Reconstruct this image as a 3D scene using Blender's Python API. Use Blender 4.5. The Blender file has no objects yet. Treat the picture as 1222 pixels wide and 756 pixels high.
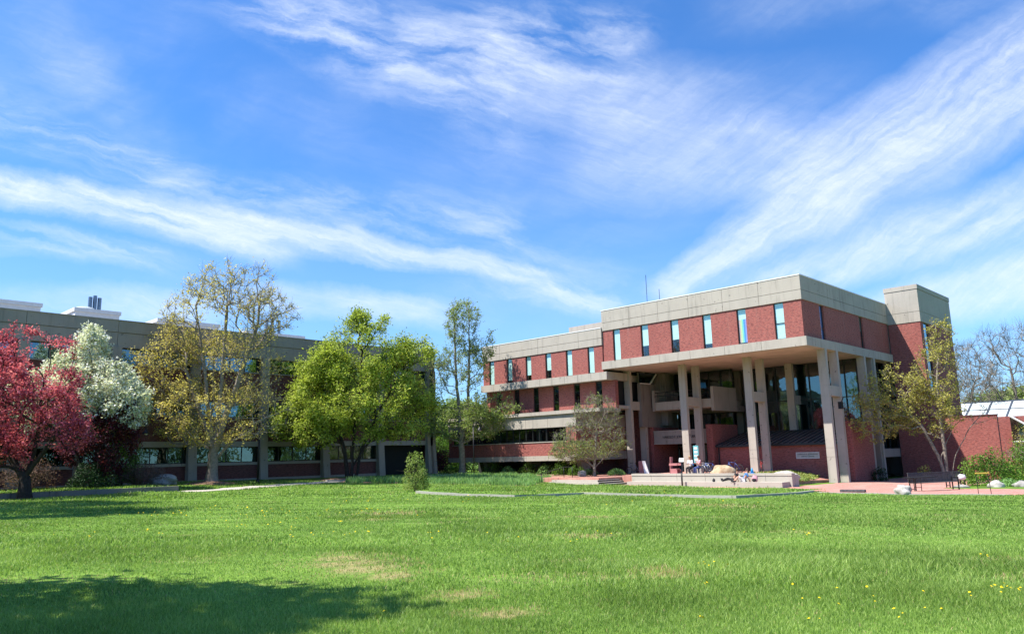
import bpy, bmesh, math, random
import numpy as np
from mathutils import Vector, Matrix
sc = bpy.context.scene
COL = sc.collection
# ------------------------------------------------------------------ camera (eye at z=0, lawn about 1.6 m below)
YAW, PITCH, ROLL, FPX = .767, .180, -.025, 915.0
cF = np.array([math.cos(YAW)*math.cos(PITCH), math.sin(YAW)*math.cos(PITCH), math.sin(PITCH)])
r0 = np.array([math.sin(YAW), -math.cos(YAW), 0.]); u0 = np.cross(r0, cF)
cR = math.cos(ROLL)*r0+math.sin(ROLL)*u0; cU = -math.sin(ROLL)*r0+math.cos(ROLL)*u0
EL = np.array([r0[0], r0[1], 0.]); ED = np.array([math.cos(YAW), math.sin(YAW), 0.])   # sideways / forward on the ground
cam = bpy.data.cameras.new('camera'); camo = bpy.data.objects.new('camera', cam); COL.objects.link(camo)
cam.sensor_width = 36; cam.lens = 36*FPX/1222; cam.clip_end = 6000; cam.clip_start = .1
m = Matrix.Identity(4)
for i in range(3):
    m[i][0] = cR[i]; m[i][1] = cU[i]; m[i][2] = -cF[i]
camo.matrix_world = m
sc.camera = camo
def gdir(px, py):
    d = cF+(px-611)/FPX*cR-(py-378)/FPX*cU
    f = d@ED
    return (d@EL/f, d[2]/f)
# ------------------------------------------------------------------ sun, sky, exposure
SUNV = Vector((-.839, .545, 1.51)).normalized()
sun = bpy.data.lights.new('sun', 'SUN'); sun.energy = 4.6; sun.angle = math.radians(.53); sun.color = (1, .945, .86)
suno = bpy.data.objects.new('sun', sun); COL.objects.link(suno)
suno.rotation_euler = SUNV.to_track_quat('Z', 'Y').to_euler()
sc.view_settings.view_transform = 'Standard'; sc.view_settings.look = 'None'
sc.view_settings.exposure = 1.05; sc.view_settings.gamma = 1
W = bpy.data.worlds.new('World'); sc.world = W; W.use_nodes = True
nt = W.node_tree; nt.nodes.clear()
class NB:
    "tiny expression helper for shader node trees"
    def __init__(s, nt): s.nt = nt; s.L = nt.links
    def n(s, t, **k):
        q = s.nt.nodes.new(t)
        for a, b in k.items(): setattr(q, a, b)
        return q
    def put(s, sock, v):
        if isinstance(v, bpy.types.NodeSocket): s.L.new(v, sock)
        elif v is not None: sock.default_value = v
    def M(s, op, a, b=None, c=None, clamp=False):
        q = s.n('ShaderNodeMath', operation=op, use_clamp=clamp)
        for i, v in enumerate((a, b, c)):
            if v is not None: s.put(q.inputs[i], v)
        return q.outputs[0]
    def V(s, op, a, b=None):
        q = s.n('ShaderNodeVectorMath', operation=op); s.put(q.inputs[0], a)
        if b is not None: s.put(q.inputs[1], b)
        return q.outputs['Value'] if op in ('DOT_PRODUCT', 'LENGTH', 'DISTANCE') else q.outputs[0]
    def xyz(s, a, b, c=0.):
        q = s.n('ShaderNodeCombineXYZ')
        for i, v in enumerate((a, b, c)): s.put(q.inputs[i], v)
        return q.outputs[0]
    def sep(s, v):
        q = s.n('ShaderNodeSeparateXYZ'); s.put(q.inputs[0], v); return q.outputs
    def noise(s, v, scale, detail=4, rough=.55, dist=0., lac=2.):
        q = s.n('ShaderNodeTexNoise'); s.put(q.inputs['Vector'], v)
        for k, x in (('Scale', scale), ('Detail', detail), ('Roughness', rough), ('Distortion', dist), ('Lacunarity', lac)): q.inputs[k].default_value = x
        return q.outputs['Fac']
    def ramp(s, f, stops):
        q = s.n('ShaderNodeValToRGB'); s.put(q.inputs[0], f); e = q.color_ramp.elements
        while len(e) < len(stops): e.new(.5)
        for i, (p, c) in enumerate(stops):
            e[i].position = p; e[i].color = (c if len(c) == 4 else (*c, 1)) if isinstance(c, tuple) else (c, c, c, 1)
        return q.outputs[0]
    def mix(s, f, a, b, bt='MIX'):
        q = s.n('ShaderNodeMix', data_type='RGBA', blend_type=bt); s.put(q.inputs[0], f)
        for i, v in ((6, a), (7, b)):
            if isinstance(v, tuple) and len(v) == 3: v = (*v, 1)
            s.put(q.inputs[i], v)
        return q.outputs[2]
    def mrange(s, v, a, b, c=0., d=1., smooth=True):
        q = s.n('ShaderNodeMapRange', interpolation_type='SMOOTHSTEP' if smooth else 'LINEAR'); s.put(q.inputs[0], v)
        for i, x in enumerate((a, b, c, d)): q.inputs[i+1].default_value = x
        return q.outputs[0]
def build_sky():
    B = NB(nt)
    tc = B.n('ShaderNodeTexCoord').outputs['Generated']
    sky = B.n('ShaderNodeTexSky', sky_type='NISHITA', sun_disc=False)
    sky.sun_elevation = math.asin(SUNV.z); sky.sun_rotation = math.atan2(SUNV.x, SUNV.y)
    sky.altitude = 100; sky.air_density = 1.0; sky.dust_density = .35; sky.ozone_density = 3.5
    d = B.V('NORMALIZE', tc)
    fw = B.V('DOT_PRODUCT', d, tuple(ED)); rt = B.V('DOT_PRODUCT', d, tuple(EL)); z = B.sep(d)[2]
    fa = B.M('MAXIMUM', B.M('ABSOLUTE', fw), .05)
    g = B.xyz(B.M('DIVIDE', rt, fa), B.M('DIVIDE', z, fa))
    # warp the direction a little so that streak edges fray
    w1 = B.n('ShaderNodeTexNoise'); B.put(w1.inputs['Vector'], g); w1.inputs['Scale'].default_value = 4.5; w1.inputs['Detail'].default_value = 9; w1.inputs['Roughness'].default_value = .66
    wv = B.V('MULTIPLY', B.V('SUBTRACT', w1.outputs['Color'], (.5, .5, .5)), (.085, .06, 0))
    gw = B.V('ADD', g, wv)
    def rotstretch(v, ang, sx, sy):
        q = B.n('ShaderNodeMapping', vector_type='TEXTURE'); B.put(q.inputs[0], v)
        q.inputs['Rotation'].default_value = (0, 0, ang); q.inputs['Scale'].default_value = (sx, sy, 1)
        return q.outputs[0]
    fineA = B.noise(rotstretch(gw, -.35, .9, .16), 3.0, 8, .62, .6)      # fibres running down to the right
    fineB = B.noise(rotstretch(gw, .62, 1.0, .15), 2.6, 8, .6, .5)      # fibres running up to the right
    mott = B.noise(rotstretch(gw, -.3, .8, .26), 4.6, 9, .62, .35)
    soft = B.noise(rotstretch(gw, .2, 1.2, .6), 2.2, 5, .55, .3)
    def seg(p0, p1, w0, w1, amp, tex, lo, hi, end=.25):
        a = gdir(*p0); b = gdir(*p1); dx, dy = b[0]-a[0], b[1]-a[1]; L = math.hypot(dx, dy); ux, uy = dx/L, dy/L
        r = B.V('SUBTRACT', gw, (a[0], a[1], 0))
        t = B.M('DIVIDE', B.V('DOT_PRODUCT', r, (ux, uy, 0)), L)
        s_ = B.M('ABSOLUTE', B.V('DOT_PRODUCT', r, (-uy, ux, 0)))
        wid = B.mrange(t, 0, 1, w0/FPX, w1/FPX, False)
        across = B.M('SUBTRACT', 1., B.M('DIVIDE', s_, wid), clamp=True)
        across = B.M('SMOOTH_MIN', B.M('MULTIPLY', across, 1.5), 1., .3)
        along = B.M('MULTIPLY', B.mrange(t, -end, end*.6), B.mrange(t, 1+end, 1-end*.6))
        k = B.M('MULTIPLY', across, along)
        k = B.M('MULTIPLY', k, B.mrange(tex, lo, hi))
        return B.M('MULTIPLY', k, amp)
    parts = [
        seg((-60, 205), (330, 292), 30, 34, 1.0, fineA, .22, .62, .12),
        seg((250, 268), (650, 335), 34, 14, .85, fineA, .25, .66, .12),
        seg((-30, 130), (230, 220), 60, 34, .60, fineA, .38, .72),
        seg((40, 20), (210, 190), 60, 40, .32, soft, .3, .8),
        seg((-40, 272), (190, 312), 26, 22, .55, fineA, .32, .7),
        seg((-40, 352), (240, 372), 26, 30, .65, soft, .25, .6),
        seg((310, 352), (520, 378), 26, 24, .75, soft, .25, .6),
        seg((200, 235), (640, 285), 50, 60, .52, mott, .36, .68),
        seg((280, -30), (620, 120), 70, 110, .80, mott, .34, .70),
        seg((560, 40), (760, 60), 90, 80, .72, mott, .36, .72),
        seg((620, 110), (1000, 130), 60, 90, .60, soft, .22, .62),
        seg((700, 180), (980, 190), 90, 70, .62, soft, .2, .6),
        seg((790, 352), (1010, 205), 26, 74, .85, fineB, .15, .6, .1),
        seg((980, 215), (1280, 60), 80, 100, .85, fineB, .15, .6),
        seg((880, 350), (1270, 235), 26, 64, .75, fineB, .2, .62),
        seg((1040, 372), (1300, 320), 30, 54, .85, soft, .2, .55),
        seg((640, 345), (740, 372), 24, 20, .6, mott, .3, .6),
        seg((880, 20), (1200, -10), 50, 60, .30, soft, .3, .7),
        seg((560, 330), (760, 350), 40, 40, .35, mott, .3, .7),
    ]
    tot = parts[0]
    for p in parts[1:]: tot = B.M('ADD', tot, B.M('MULTIPLY', p, B.M('SUBTRACT', 1., tot, clamp=True)))
    veil = B.M('MULTIPLY', B.mrange(soft, .40, .75), .22)
    tot = B.M('ADD', tot, B.M('MULTIPLY', veil, B.M('SUBTRACT', 1., tot, clamp=True)), clamp=True)
    fib = B.noise(rotstretch(gw, -.32, 1., .07), 5.5, 10, .72, .25); fib2 = B.noise(rotstretch(gw, .6, 1., .07), 5., 10, .7, .25)
    left = B.mrange(B.sep(g)[0], .10, .32); fb = B.M('ADD', B.M('MULTIPLY', fib, B.M('SUBTRACT', 1., left)), B.M('MULTIPLY', fib2, left))
    tot = B.M('MULTIPLY', tot, B.mrange(fb, .26, .70, .58, 1.10, False))
    crisp = B.noise(rotstretch(gw, -.15, .5, .2), 13., 8, .7, .2)
    tot = B.M('MULTIPLY', tot, B.mrange(crisp, .34, .64, .84, 1.06, False), clamp=True)
    tot = B.M('MULTIPLY', B.M('MULTIPLY', tot, B.mrange(z, -.02, .02)), B.mrange(fw, -.05, .25))
    # thin haze towards the horizon
    hz = B.mrange(z, .40, .0, 0., .42)
    base = B.mix(1., sky.outputs[0], (.78, 1.44, 2.12), 'MULTIPLY')
    base = B.mix(hz, base, (5.2, 7.4, 10.2))
    colr = B.mix(B.M('MULTIPLY', tot, .86), base, (9.3, 10.0, 11.1))
    bg = B.n('ShaderNodeBackground'); B.put(bg.inputs[0], colr); bg.inputs[1].default_value = .055
    out = B.n('ShaderNodeOutputWorld'); B.L.new(bg.outputs[0], out.inputs[0])
build_sky()
# ------------------------------------------------------------------ materials
MAT = {}
def mat(name, fn):
    m = bpy.data.materials.new(name); m.use_nodes = True; t = m.node_tree; t.nodes.clear()
    B = NB(t); sh = fn(B); o = B.n('ShaderNodeOutputMaterial'); B.L.new(sh, o.inputs[0]); MAT[name] = m; return m
def princ(B, col, rough=.8, metal=0., spec=.5, normal=None):
    p = B.n('ShaderNodeBsdfPrincipled')
    if isinstance(col, tuple) and len(col) == 3: col = (*col, 1)
    B.put(p.inputs['Base Color'], col); B.put(p.inputs['Roughness'], rough); p.inputs['Metallic'].default_value = metal
    p.inputs['Specular IOR Level'].default_value = spec
    if normal is not None: B.put(p.inputs['Normal'], normal)
    return p.outputs[0]
def pos(B): return B.n('ShaderNodeNewGeometry').outputs['Position']
def bump(B, h, s=.3, d=.02):
    q = B.n('ShaderNodeBump'); q.inputs['Strength'].default_value = s; q.inputs['Distance'].default_value = d; B.put(q.inputs['Height'], h); return q.outputs[0]
def wallcoord(B):
    g = B.n('ShaderNodeNewGeometry'); nx = B.M('ABSOLUTE', B.sep(g.outputs['True Normal'])[0]); P = B.sep(g.outputs['Position'])
    f = B.M('GREATER_THAN', nx, .6)
    u = B.M('ADD', B.M('MULTIPLY', P[1], f), B.M('MULTIPLY', P[0], B.M('SUBTRACT', 1., f)))
    return B.xyz(u, P[2]), g.outputs['Position']
def brickmat(name, c1, c2, mort):
    def fn(B):
        uv, P = wallcoord(B)
        b = B.n('ShaderNodeTexBrick'); B.put(b.inputs['Vector'], uv); b.inputs['Scale'].default_value = 1
        b.inputs['Brick Width'].default_value = .215; b.inputs['Row Height'].default_value = .076; b.inputs['Mortar Size'].default_value = .007; b.inputs['Mortar Smooth'].default_value = .2; b.inputs['Bias'].default_value = -.1
        b.inputs['Color1'].default_value = (*c1, 1); b.inputs['Color2'].default_value = (*c2, 1); b.inputs['Mortar'].default_value = (*mort, 1)
        n1 = B.noise(P, .55, 5, .65); n2 = B.noise(B.V('MULTIPLY', uv, (4.2, 13., 1)), 1., 3, .7)
        c = B.mix(B.mrange(n2, .42, .66), b.outputs['Color'], (c1[0]*1.4, c1[1]*1.6, c1[2]*1.5))
        c = B.mix(B.mrange(n2, .5, .30, 0, .75), c, (c2[0]*.55, c2[1]*.5, c2[2]*.5))
        c = B.mix(B.mrange(n1, .35, .75, 0, .35), c, (c1[0]*.75, c1[1]*.7, c1[2]*.75))
        st = B.noise(B.V('MULTIPLY', uv, (1.6, .12, 1)), 1., 4, .6)
        c = B.mix(B.mrange(st, .58, .8, 0, .28), c, (.36, .27, .24))
        return princ(B, c, .9, 0, .25, bump(B, b.outputs['Fac'], .4, -.008))
    mat(name, fn)
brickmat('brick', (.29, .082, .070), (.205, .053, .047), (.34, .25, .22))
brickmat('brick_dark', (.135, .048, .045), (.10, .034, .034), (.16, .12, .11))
def concmat(name, base, dark, amt=.5):
    def fn(B):
        uv, P = wallcoord(B)
        n1 = B.noise(P, .7, 6, .65); n2 = B.noise(P, 9., 4, .6)
        st = B.noise(B.V('MULTIPLY', uv, (2.3, .22, 1)), 1., 5, .68)
        st2 = B.noise(B.V('MULTIPLY', uv, (5.0, .5, 1)), 1., 5, .7)
        c = B.mix(B.mrange(n1, .35, .7, 0, .45), base, tuple(x*.8 for x in base))
        c = B.mix(B.mrange(n2, .55, .75, 0, .35), c, tuple(x*.7 for x in base))
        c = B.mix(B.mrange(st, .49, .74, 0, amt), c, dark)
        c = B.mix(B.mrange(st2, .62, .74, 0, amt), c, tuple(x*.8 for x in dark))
        pit = B.M('MULTIPLY', B.mrange(B.noise(P, 3.1, 2, .5), .70, .73), .6)
        c = B.mix(pit, c, tuple(x*.5 for x in dark))
        return princ(B, c, .88, 0, .3, bump(B, n2, .25, .01))
    mat(name, fn)
concmat('concrete', (.41, .37, .315), (.21, .19, .165), .62)
concmat('concrete_grey', (.325, .285, .245), (.17, .15, .13), .5)
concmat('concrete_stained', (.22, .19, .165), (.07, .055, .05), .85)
concmat('concrete_step', (.42, .385, .325), (.40, .36, .30), .4)
def plain(name, c, rough=.6, metal=0., spec=.5, var=.2, sc_=4.):
    def fn(B):
        n = B.noise(pos(B), sc_, 4, .6)
        col = B.mix(B.mrange(n, .3, .75), c, tuple(x*(1-var) for x in c))
        return princ(B, col, rough, metal, spec)
    mat(name, fn)
plain('black_metal', (.018, .018, .02), .45, .3)
plain('dark_frame', (.02, .022, .024), .5)
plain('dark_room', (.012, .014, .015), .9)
plain('roof_metal', (.20, .165, .155), .5, .2, .4, .3, 1.5)
plain('roof_gravel', (.32, .30, .28), .9)
plain('white_panel', (.72, .70, .68), .6, 0, .4, .1)
plain('soffit', (.56, .44, .37), .9, 0, .2, .2, .8)
plain('steel', (.22, .25, .30), .35, .8)
plain('blind', (.78, .88, .86), .75, 0, .3, .08)
plain('blind_grey', (.17, .21, .20), .75, 0, .3, .15)
plain('blue_glass_paint', (.03, .16, .50), .4)
plain('white_paint', (.80, .80, .78), .5, 0, .4, .08)
plain('sign_text', (.03, .03, .032), .6)
plain('sign_plate', (.55, .52, .46), .6)
plain('letter_on_plate', (.16, .17, .15), .6)
plain('bark', (.18, .15, .125), .95, 0, .1, .5, 7.)
plain('bark_dark', (.055, .045, .04), .95, 0, .1, .5, 7.)
plain('bark_pale', (.30, .26, .21), .9, 0, .1, .55, 6.)
plain('bark_grey', (.29, .25, .21), .95, 0, .1, .4, 7.)
plain('twig_brown', (.20, .13, .105), .95, 0, .1, .4, 7.)
plain('rubber', (.015, .015, .015), .8)
plain('skin', (.52, .30, .21), .55, 0, .3, .06)
plain('hair_brown', (.05, .028, .016), .6)
plain('hair_fair', (.30, .20, .10), .6)
plain('cloth_black', (.02, .02, .024), .9)
plain('cloth_blue', (.05, .20, .45), .9)
plain('cloth_white', (.70, .68, .68), .9)
plain('cloth_pink', (.60, .30, .34), .9)
plain('cloth_denim', (.04, .07, .22), .9)
plain('pink_wood', (.45, .19, .19), .7)
plain('teal_cloth', (.12, .42, .46), .8)
plain('cone_blue', (.02, .28, .62), .5)
plain('yellow_paint', (.62, .42, .06), .5)
plain('bike_blue', (.03, .08, .3), .35); plain('bike_red', (.30, .03, .03), .35); plain('bike_grey', (.30, .32, .35), .3, .5); plain('purple_cloth', (.10, .06, .22), .8)
plain('wood_grey', (.11, .105, .105), .8, 0, .3, .5, 9.)
def rockmat(name, a, b):
    def fn(B):
        n = B.noise(pos(B), 2.2, 7, .7); n2 = B.noise(pos(B), 11., 4, .6)
        c = B.mix(B.mrange(n, .35, .68), a, b); c = B.mix(B.mrange(n2, .5, .75, 0, .4), c, tuple(x*.6 for x in a))
        return princ(B, c, .85, 0, .3, bump(B, n2, .6, .03))
    mat(name, fn)
rockmat('rock_tan', (.50, .39, .25), (.28, .19, .11)); rockmat('rock_grey', (.36, .34, .31), (.20, .19, .17)); rockmat('rock_white', (.52, .48, .44), (.28, .25, .22))
def glass(name, tint, fac, refl=(1, 1, 1), rough=.02):
    def fn(B):
        tr = B.n('ShaderNodeBsdfTransparent'); tr.inputs[0].default_value = (*tint, 1)
        gl = B.n('ShaderNodeBsdfGlossy'); gl.inputs['Color'].default_value = (*refl, 1); gl.inputs['Roughness'].default_value = rough
        bp = B.n('ShaderNodeBump'); bp.inputs['Strength'].default_value = .08; bp.inputs['Distance'].default_value = .1; B.put(bp.inputs['Height'], B.noise(pos(B), .9, 2, .5)); B.L.new(bp.outputs[0], gl.inputs['Normal'])
        lw = B.n('ShaderNodeLayerWeight'); lw.inputs[0].default_value = .5
        f = B.M('ADD', B.M('MULTIPLY', B.M('POWER', lw.outputs['Facing'], 4.), .9), fac+.04, clamp=True)
        mx = B.n('ShaderNodeMixShader'); B.put(mx.inputs[0], f); B.L.new(tr.outputs[0], mx.inputs[1]); B.L.new(gl.outputs[0], mx.inputs[2])
        return mx.outputs[0]
    mat(name, fn)
glass('glass_clear', (.90, .97, .96), .03)
glass('glass_tint', (.30, .42, .42), .10, (.75, .95, 1.))
glass('glass_blue', (.12, .22, .30), .20, (.50, .78, .88))
glass('glass_green', (.40, .52, .48), .10, (.8, 1., .95))
plain('glass_roof', (.50, .55, .55), .35, 0, .5, .12)
def leafmat(name, stops, transl=.35, rough=.6, clump=.9, csc=.55):
    def fn(B):
        a = B.n('ShaderNodeAttribute', attribute_name='rnd').outputs['Fac']
        n = B.noise(pos(B), csc, 3, .6)
        f = B.M('ADD', B.M('MULTIPLY', a, 1-clump*.5), B.M('MULTIPLY', B.M('SUBTRACT', n, .5), clamp_amt(clump)), clamp=True)
        c = B.ramp(f, stops)
        d = princ(B, c, rough, 0, .25)
        t = B.n('ShaderNodeBsdfTranslucent'); B.put(t.inputs[0], B.mix(1., c, (1.1, 1.15, .7), 'MULTIPLY'))
        mx = B.n('ShaderNodeMixShader'); mx.inputs[0].default_value = transl; B.L.new(d, mx.inputs[1]); B.L.new(t.outputs[0], mx.inputs[2])
        return mx.outputs[0]
    mat(name, fn)
def clamp_amt(c): return c*1.3
leafmat('leaf_yellow', [(.0, (.38, .31, .06)), (.4, (.72, .61, .20)), (.75, (.82, .70, .30)), (1., (.58, .42, .18))], .45)
leafmat('leaf_green', [(.0, (.19, .27, .03)), (.4, (.46, .53, .10)), (.8, (.62, .67, .17)), (1., (.70, .68, .24))], .45)
leafmat('leaf_red', [(.0, (.26, .04, .08)), (.35, (.62, .13, .22)), (.75, (.78, .30, .40)), (1., (.88, .68, .68))], .5)
leafmat('leaf_darkred', [(.0, (.04, .01, .015)), (.5, (.14, .025, .035)), (1., (.28, .08, .09))])
leafmat('petal_white', [(.0, (.34, .38, .24)), (.18, (.68, .70, .56)), (.45, (.88, .87, .82)), (1., (.92, .90, .86))], .35)
leafmat('leaf_palegreen', [(.0, (.14, .20, .04)), (.5, (.34, .42, .12)), (1., (.58, .60, .28))], .4)
leafmat('leaf_olive', [(.0, (.26, .25, .06)), (.5, (.54, .50, .14)), (1., (.68, .60, .24))], .45)
leafmat('leaf_shrub', [(.0, (.05, .10, .015)), (.5, (.16, .30, .04)), (1., (.36, .50, .08))], .4)
leafmat('leaf_evergreen', [(.0, (.012, .03, .012)), (.5, (.03, .075, .02)), (1., (.07, .13, .03))], .15)
leafmat('leaf_brown', [(.0, (.10, .05, .03)), (.5, (.24, .14, .10)), (1., (.42, .30, .22))])
leafmat('leaf_iris', [(.0, (.14, .28, .08)), (.45, (.32, .54, .20)), (.9, (.58, .74, .40)), (1., (.70, .78, .50))], .45)
leafmat('leaf_far', [(.0, (.05, .08, .03)), (.5, (.13, .17, .07)), (1., (.28, .30, .13))], .25)
leafmat('grass_blade', [(.0, (.10, .175, .03)), (.45, (.30, .44, .10)), (.8, (.48, .60, .20)), (.93, (.64, .68, .36)), (1., (.56, .43, .24))], .40, .45, .75, .32)
DRY = [(7.5, 11.1, 1.0), (7.2, 10.2, .8), (7.1, 9.4, .6), (7.9, 12.0, .7), (6.15, 6.2, .42), (6.6, 7.3, .38), (26.8, 15.1, 1.6), (13.6, 11.0, .7), (19, 15, 1.0), (9.6, 6.4, .45), (16.5, 22, 1.2)]
def fn_grass(B):
    P = pos(B); n = B.noise(P, .35, 6, .6); n2 = B.noise(P, 6., 5, .7)
    c = B.mix(B.mrange(n, .3, .7), (.075, .15, .022), (.15, .26, .04))
    c = B.mix(B.mrange(n2, .45, .72, 0, .7), c, (.21, .33, .05))
    dsp = None
    for (x, y, r_) in DRY:
        q = B.M('SUBTRACT', 1., B.M('DIVIDE', B.V('LENGTH', B.V('MULTIPLY', B.V('SUBTRACT', P, (x, y, 0)), (1, 1, 0))), r_), clamp=True); dsp = q if dsp is None else B.M('MAXIMUM', dsp, q)
    dsp = B.M('SUBTRACT', B.M('ADD', dsp, B.M('MULTIPLY', B.noise(P, 1.9, 6, .75), 1.5)), .86)
    dry = B.M('MULTIPLY', B.M('ADD', B.mrange(dsp, .12, .6), B.mrange(B.noise(P, .22, 5, .62), .60, .70), clamp=True), B.mrange(n2, .30, .55))
    c = B.mix(B.M('MULTIPLY', dry, .8), c, (.33, .26, .13))
    return princ(B, c, .95, 0, .1, bump(B, n2, .8, .06))
mat('grass_ground', fn_grass)
def fn_pave(B):
    P = pos(B); b = B.n('ShaderNodeTexBrick'); B.put(b.inputs['Vector'], P); b.inputs['Scale'].default_value = 1
    b.inputs['Brick Width'].default_value = .22; b.inputs['Row Height'].default_value = .11; b.inputs['Mortar Size'].default_value = .006
    b.inputs['Color1'].default_value = (.50, .22, .17, 1); b.inputs['Color2'].default_value = (.38, .16, .125, 1); b.inputs['Mortar'].default_value = (.4, .3, .25, 1)
    n = B.noise(P, .45, 6, .65)
    c = B.mix(B.mrange(n, .45, .75, 0, .6), b.outputs['Color'], (.55, .40, .33))
    return princ(B, c, .85, 0, .25)
mat('brick_paving', fn_pave)
def fn_path(B):
    P = pos(B); n = B.noise(P, 1.2, 6, .7); return princ(B, B.mix(B.mrange(n, .3, .7), (.46, .42, .35), (.34, .31, .26)), .9)
mat('path', fn_path)
def fn_mulch(B):
    P = pos(B); n = B.noise(P, 7., 6, .75); return princ(B, B.mix(B.mrange(n, .3, .7), (.14, .075, .045), (.40, .27, .19)), .95, 0, .1, bump(B, n, 1., .08))
mat('mulch', fn_mulch)
def fn_riser(B): return princ(B, B.mix(B.noise(pos(B), 3., 5, .7), (.24, .235, .20), (.42, .40, .35)), .9)
mat('curb_stone', fn_riser)
# ------------------------------------------------------------------ mesh helpers
class MB:
    def __init__(s): s.v = []; s.f = []
    def box(s, x0, x1, y0, y1, z0, z1):
        b = len(s.v); s.v += [(x, y, z) for z in (z0, z1) for (x, y) in ((x0, y0), (x1, y0), (x1, y1), (x0, y1))]
        s.f += [tuple(b+i for i in q) for q in ((3, 2, 1, 0), (4, 5, 6, 7), (0, 1, 5, 4), (1, 2, 6, 5), (2, 3, 7, 6), (3, 0, 4, 7))]; return s
    def rbox(s, c, size, ang=0., tilt=None):
        "box centred at c, turned about z (and by a matrix)"
        b = len(s.v); M_ = Matrix.Rotation(ang, 3, 'Z') @ (tilt if tilt is not None else Matrix.Identity(3))
        for z in (-1, 1):
            for x, y in ((-1, -1), (1, -1), (1, 1), (-1, 1)):
                s.v.append(tuple(Vector(c)+M_ @ Vector((x*size[0]/2, y*size[1]/2, z*size[2]/2))))
        s.f += [tuple(b+i for i in q) for q in ((3, 2, 1, 0), (4, 5, 6, 7), (0, 1, 5, 4), (1, 2, 6, 5), (2, 3, 7, 6), (3, 0, 4, 7))]; return s
    def hexa(s, p):   # 8 points: bottom ring, top ring
        b = len(s.v); s.v += [tuple(q) for q in p]
        s.f += [tuple(b+i for i in q) for q in ((3, 2, 1, 0), (4, 5, 6, 7), (0, 1, 5, 4), (1, 2, 6, 5), (2, 3, 7, 6), (3, 0, 4, 7))]; return s
    def tube(s, pts, rad, n=6, cap=True):
        pts = [Vector(p) for p in pts]
        if not hasattr(rad, '__len__'): rad = [rad]*len(pts)
        b = len(s.v); prev = None
        for i, p in enumerate(pts):
            t = (pts[min(i+1, len(pts)-1)]-pts[max(i-1, 0)]).normalized()
            if prev is None:
                a = t.orthogonal().normalized()
            else:
                a = (prev-t*prev.dot(t)); a = a.normalized() if a.length > 1e-6 else t.orthogonal().normalized()
            prev = a; c = t.cross(a)
            for k in range(n):
                th = 2*math.pi*k/n; s.v.append(tuple(p+(a*math.cos(th)+c*math.sin(th))*rad[i]))
        for i in range(len(pts)-1):
            for k in range(n): s.f.append((b+i*n+k, b+i*n+(k+1) % n, b+(i+1)*n+(k+1) % n, b+(i+1)*n+k))
        if cap and n > 3:
            s.f.append(tuple(b+k for k in range(n))[::-1]); s.f.append(tuple(b+(len(pts)-1)*n+k for k in range(n)))
        return s
    def ring(s, c, ax, R, r, n=24, k=6):
        "torus around axis ax"
        ax = Vector(ax).normalized(); a = ax.orthogonal().normalized(); b_ = ax.cross(a); c = Vector(c); b = len(s.v)
        for i in range(n):
            th = 2*math.pi*i/n; d = a*math.cos(th)+b_*math.sin(th)
            for j in range(k):
                ph = 2*math.pi*j/k; s.v.append(tuple(c+d*(R+r*math.cos(ph))+ax*r*math.sin(ph)))
        for i in range(n):
            for j in range(k): s.f.append((b+i*k+j, b+((i+1) % n)*k+j, b+((i+1) % n)*k+(j+1) % k, b+i*k+(j+1) % k))
        return s
    def blob(s, c, r, seed=0, rough=.15, flat=0., nu=16, nv=10):
        rr = random.Random(seed); ph = [(rr.uniform(0, 6.3), rr.uniform(1., 3.2), rr.uniform(0, 6.3), rr.uniform(1., 3.)) for _ in range(5)]; b = len(s.v)
        for j in range(nv+1):
            v = math.pi*j/nv
            for i in range(nu):
                u = 2*math.pi*i/nu; x, y, z = math.sin(v)*math.cos(u), math.sin(v)*math.sin(u), math.cos(v)
                k = 1+rough*sum(math.sin(f1*2*x+p1+f2*z*2)*math.cos(f2*2*y+p2) for p1, f1, p2, f2 in ph)/2.2
                s.v.append((c[0]+r[0]*x*k, c[1]+r[1]*y*k, c[2]+r[2]*max(z*k, -flat if flat else -9)))
        for j in range(nv):
            for i in range(nu): s.f.append((b+j*nu+i, b+(j+1)*nu+i, b+(j+1)*nu+(i+1) % nu, b+j*nu+(i+1) % nu))
        return s
    def build(s, name, mt, parent=None, smooth=False):
        o_ = ORG.get(parent.name, (0, 0, 0)) if parent is not None else (0, 0, 0)
        me = bpy.data.meshes.new(name)
        me.from_pydata([(x-o_[0], y-o_[1], z-o_[2]) for x, y, z in s.v], [], s.f)
        me.materials.append(MAT[mt]); 
        if smooth: me.polygons.foreach_set('use_smooth', [True]*len(me.polygons))
        me.validate(); o = bpy.data.objects.new(name, me); COL.objects.link(o)
        if parent is not None: o.parent = parent; ORG[o.name] = o_
        return o
ORG = {}
def thing(name, label, cat, loc, group=None):
    o = bpy.data.objects.new(name, None); COL.objects.link(o); o.location = loc; o.empty_display_size = .3
    ORG[o.name] = tuple(loc); return tag(o, label, cat, group)
def tag(o, label, cat, group=None, kind=None):
    o['label'] = label; o['category'] = cat
    if group: o['group'] = group
    if kind: o['kind'] = kind
    return o
def struct(o): o['kind'] = 'structure'; return o
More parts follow.
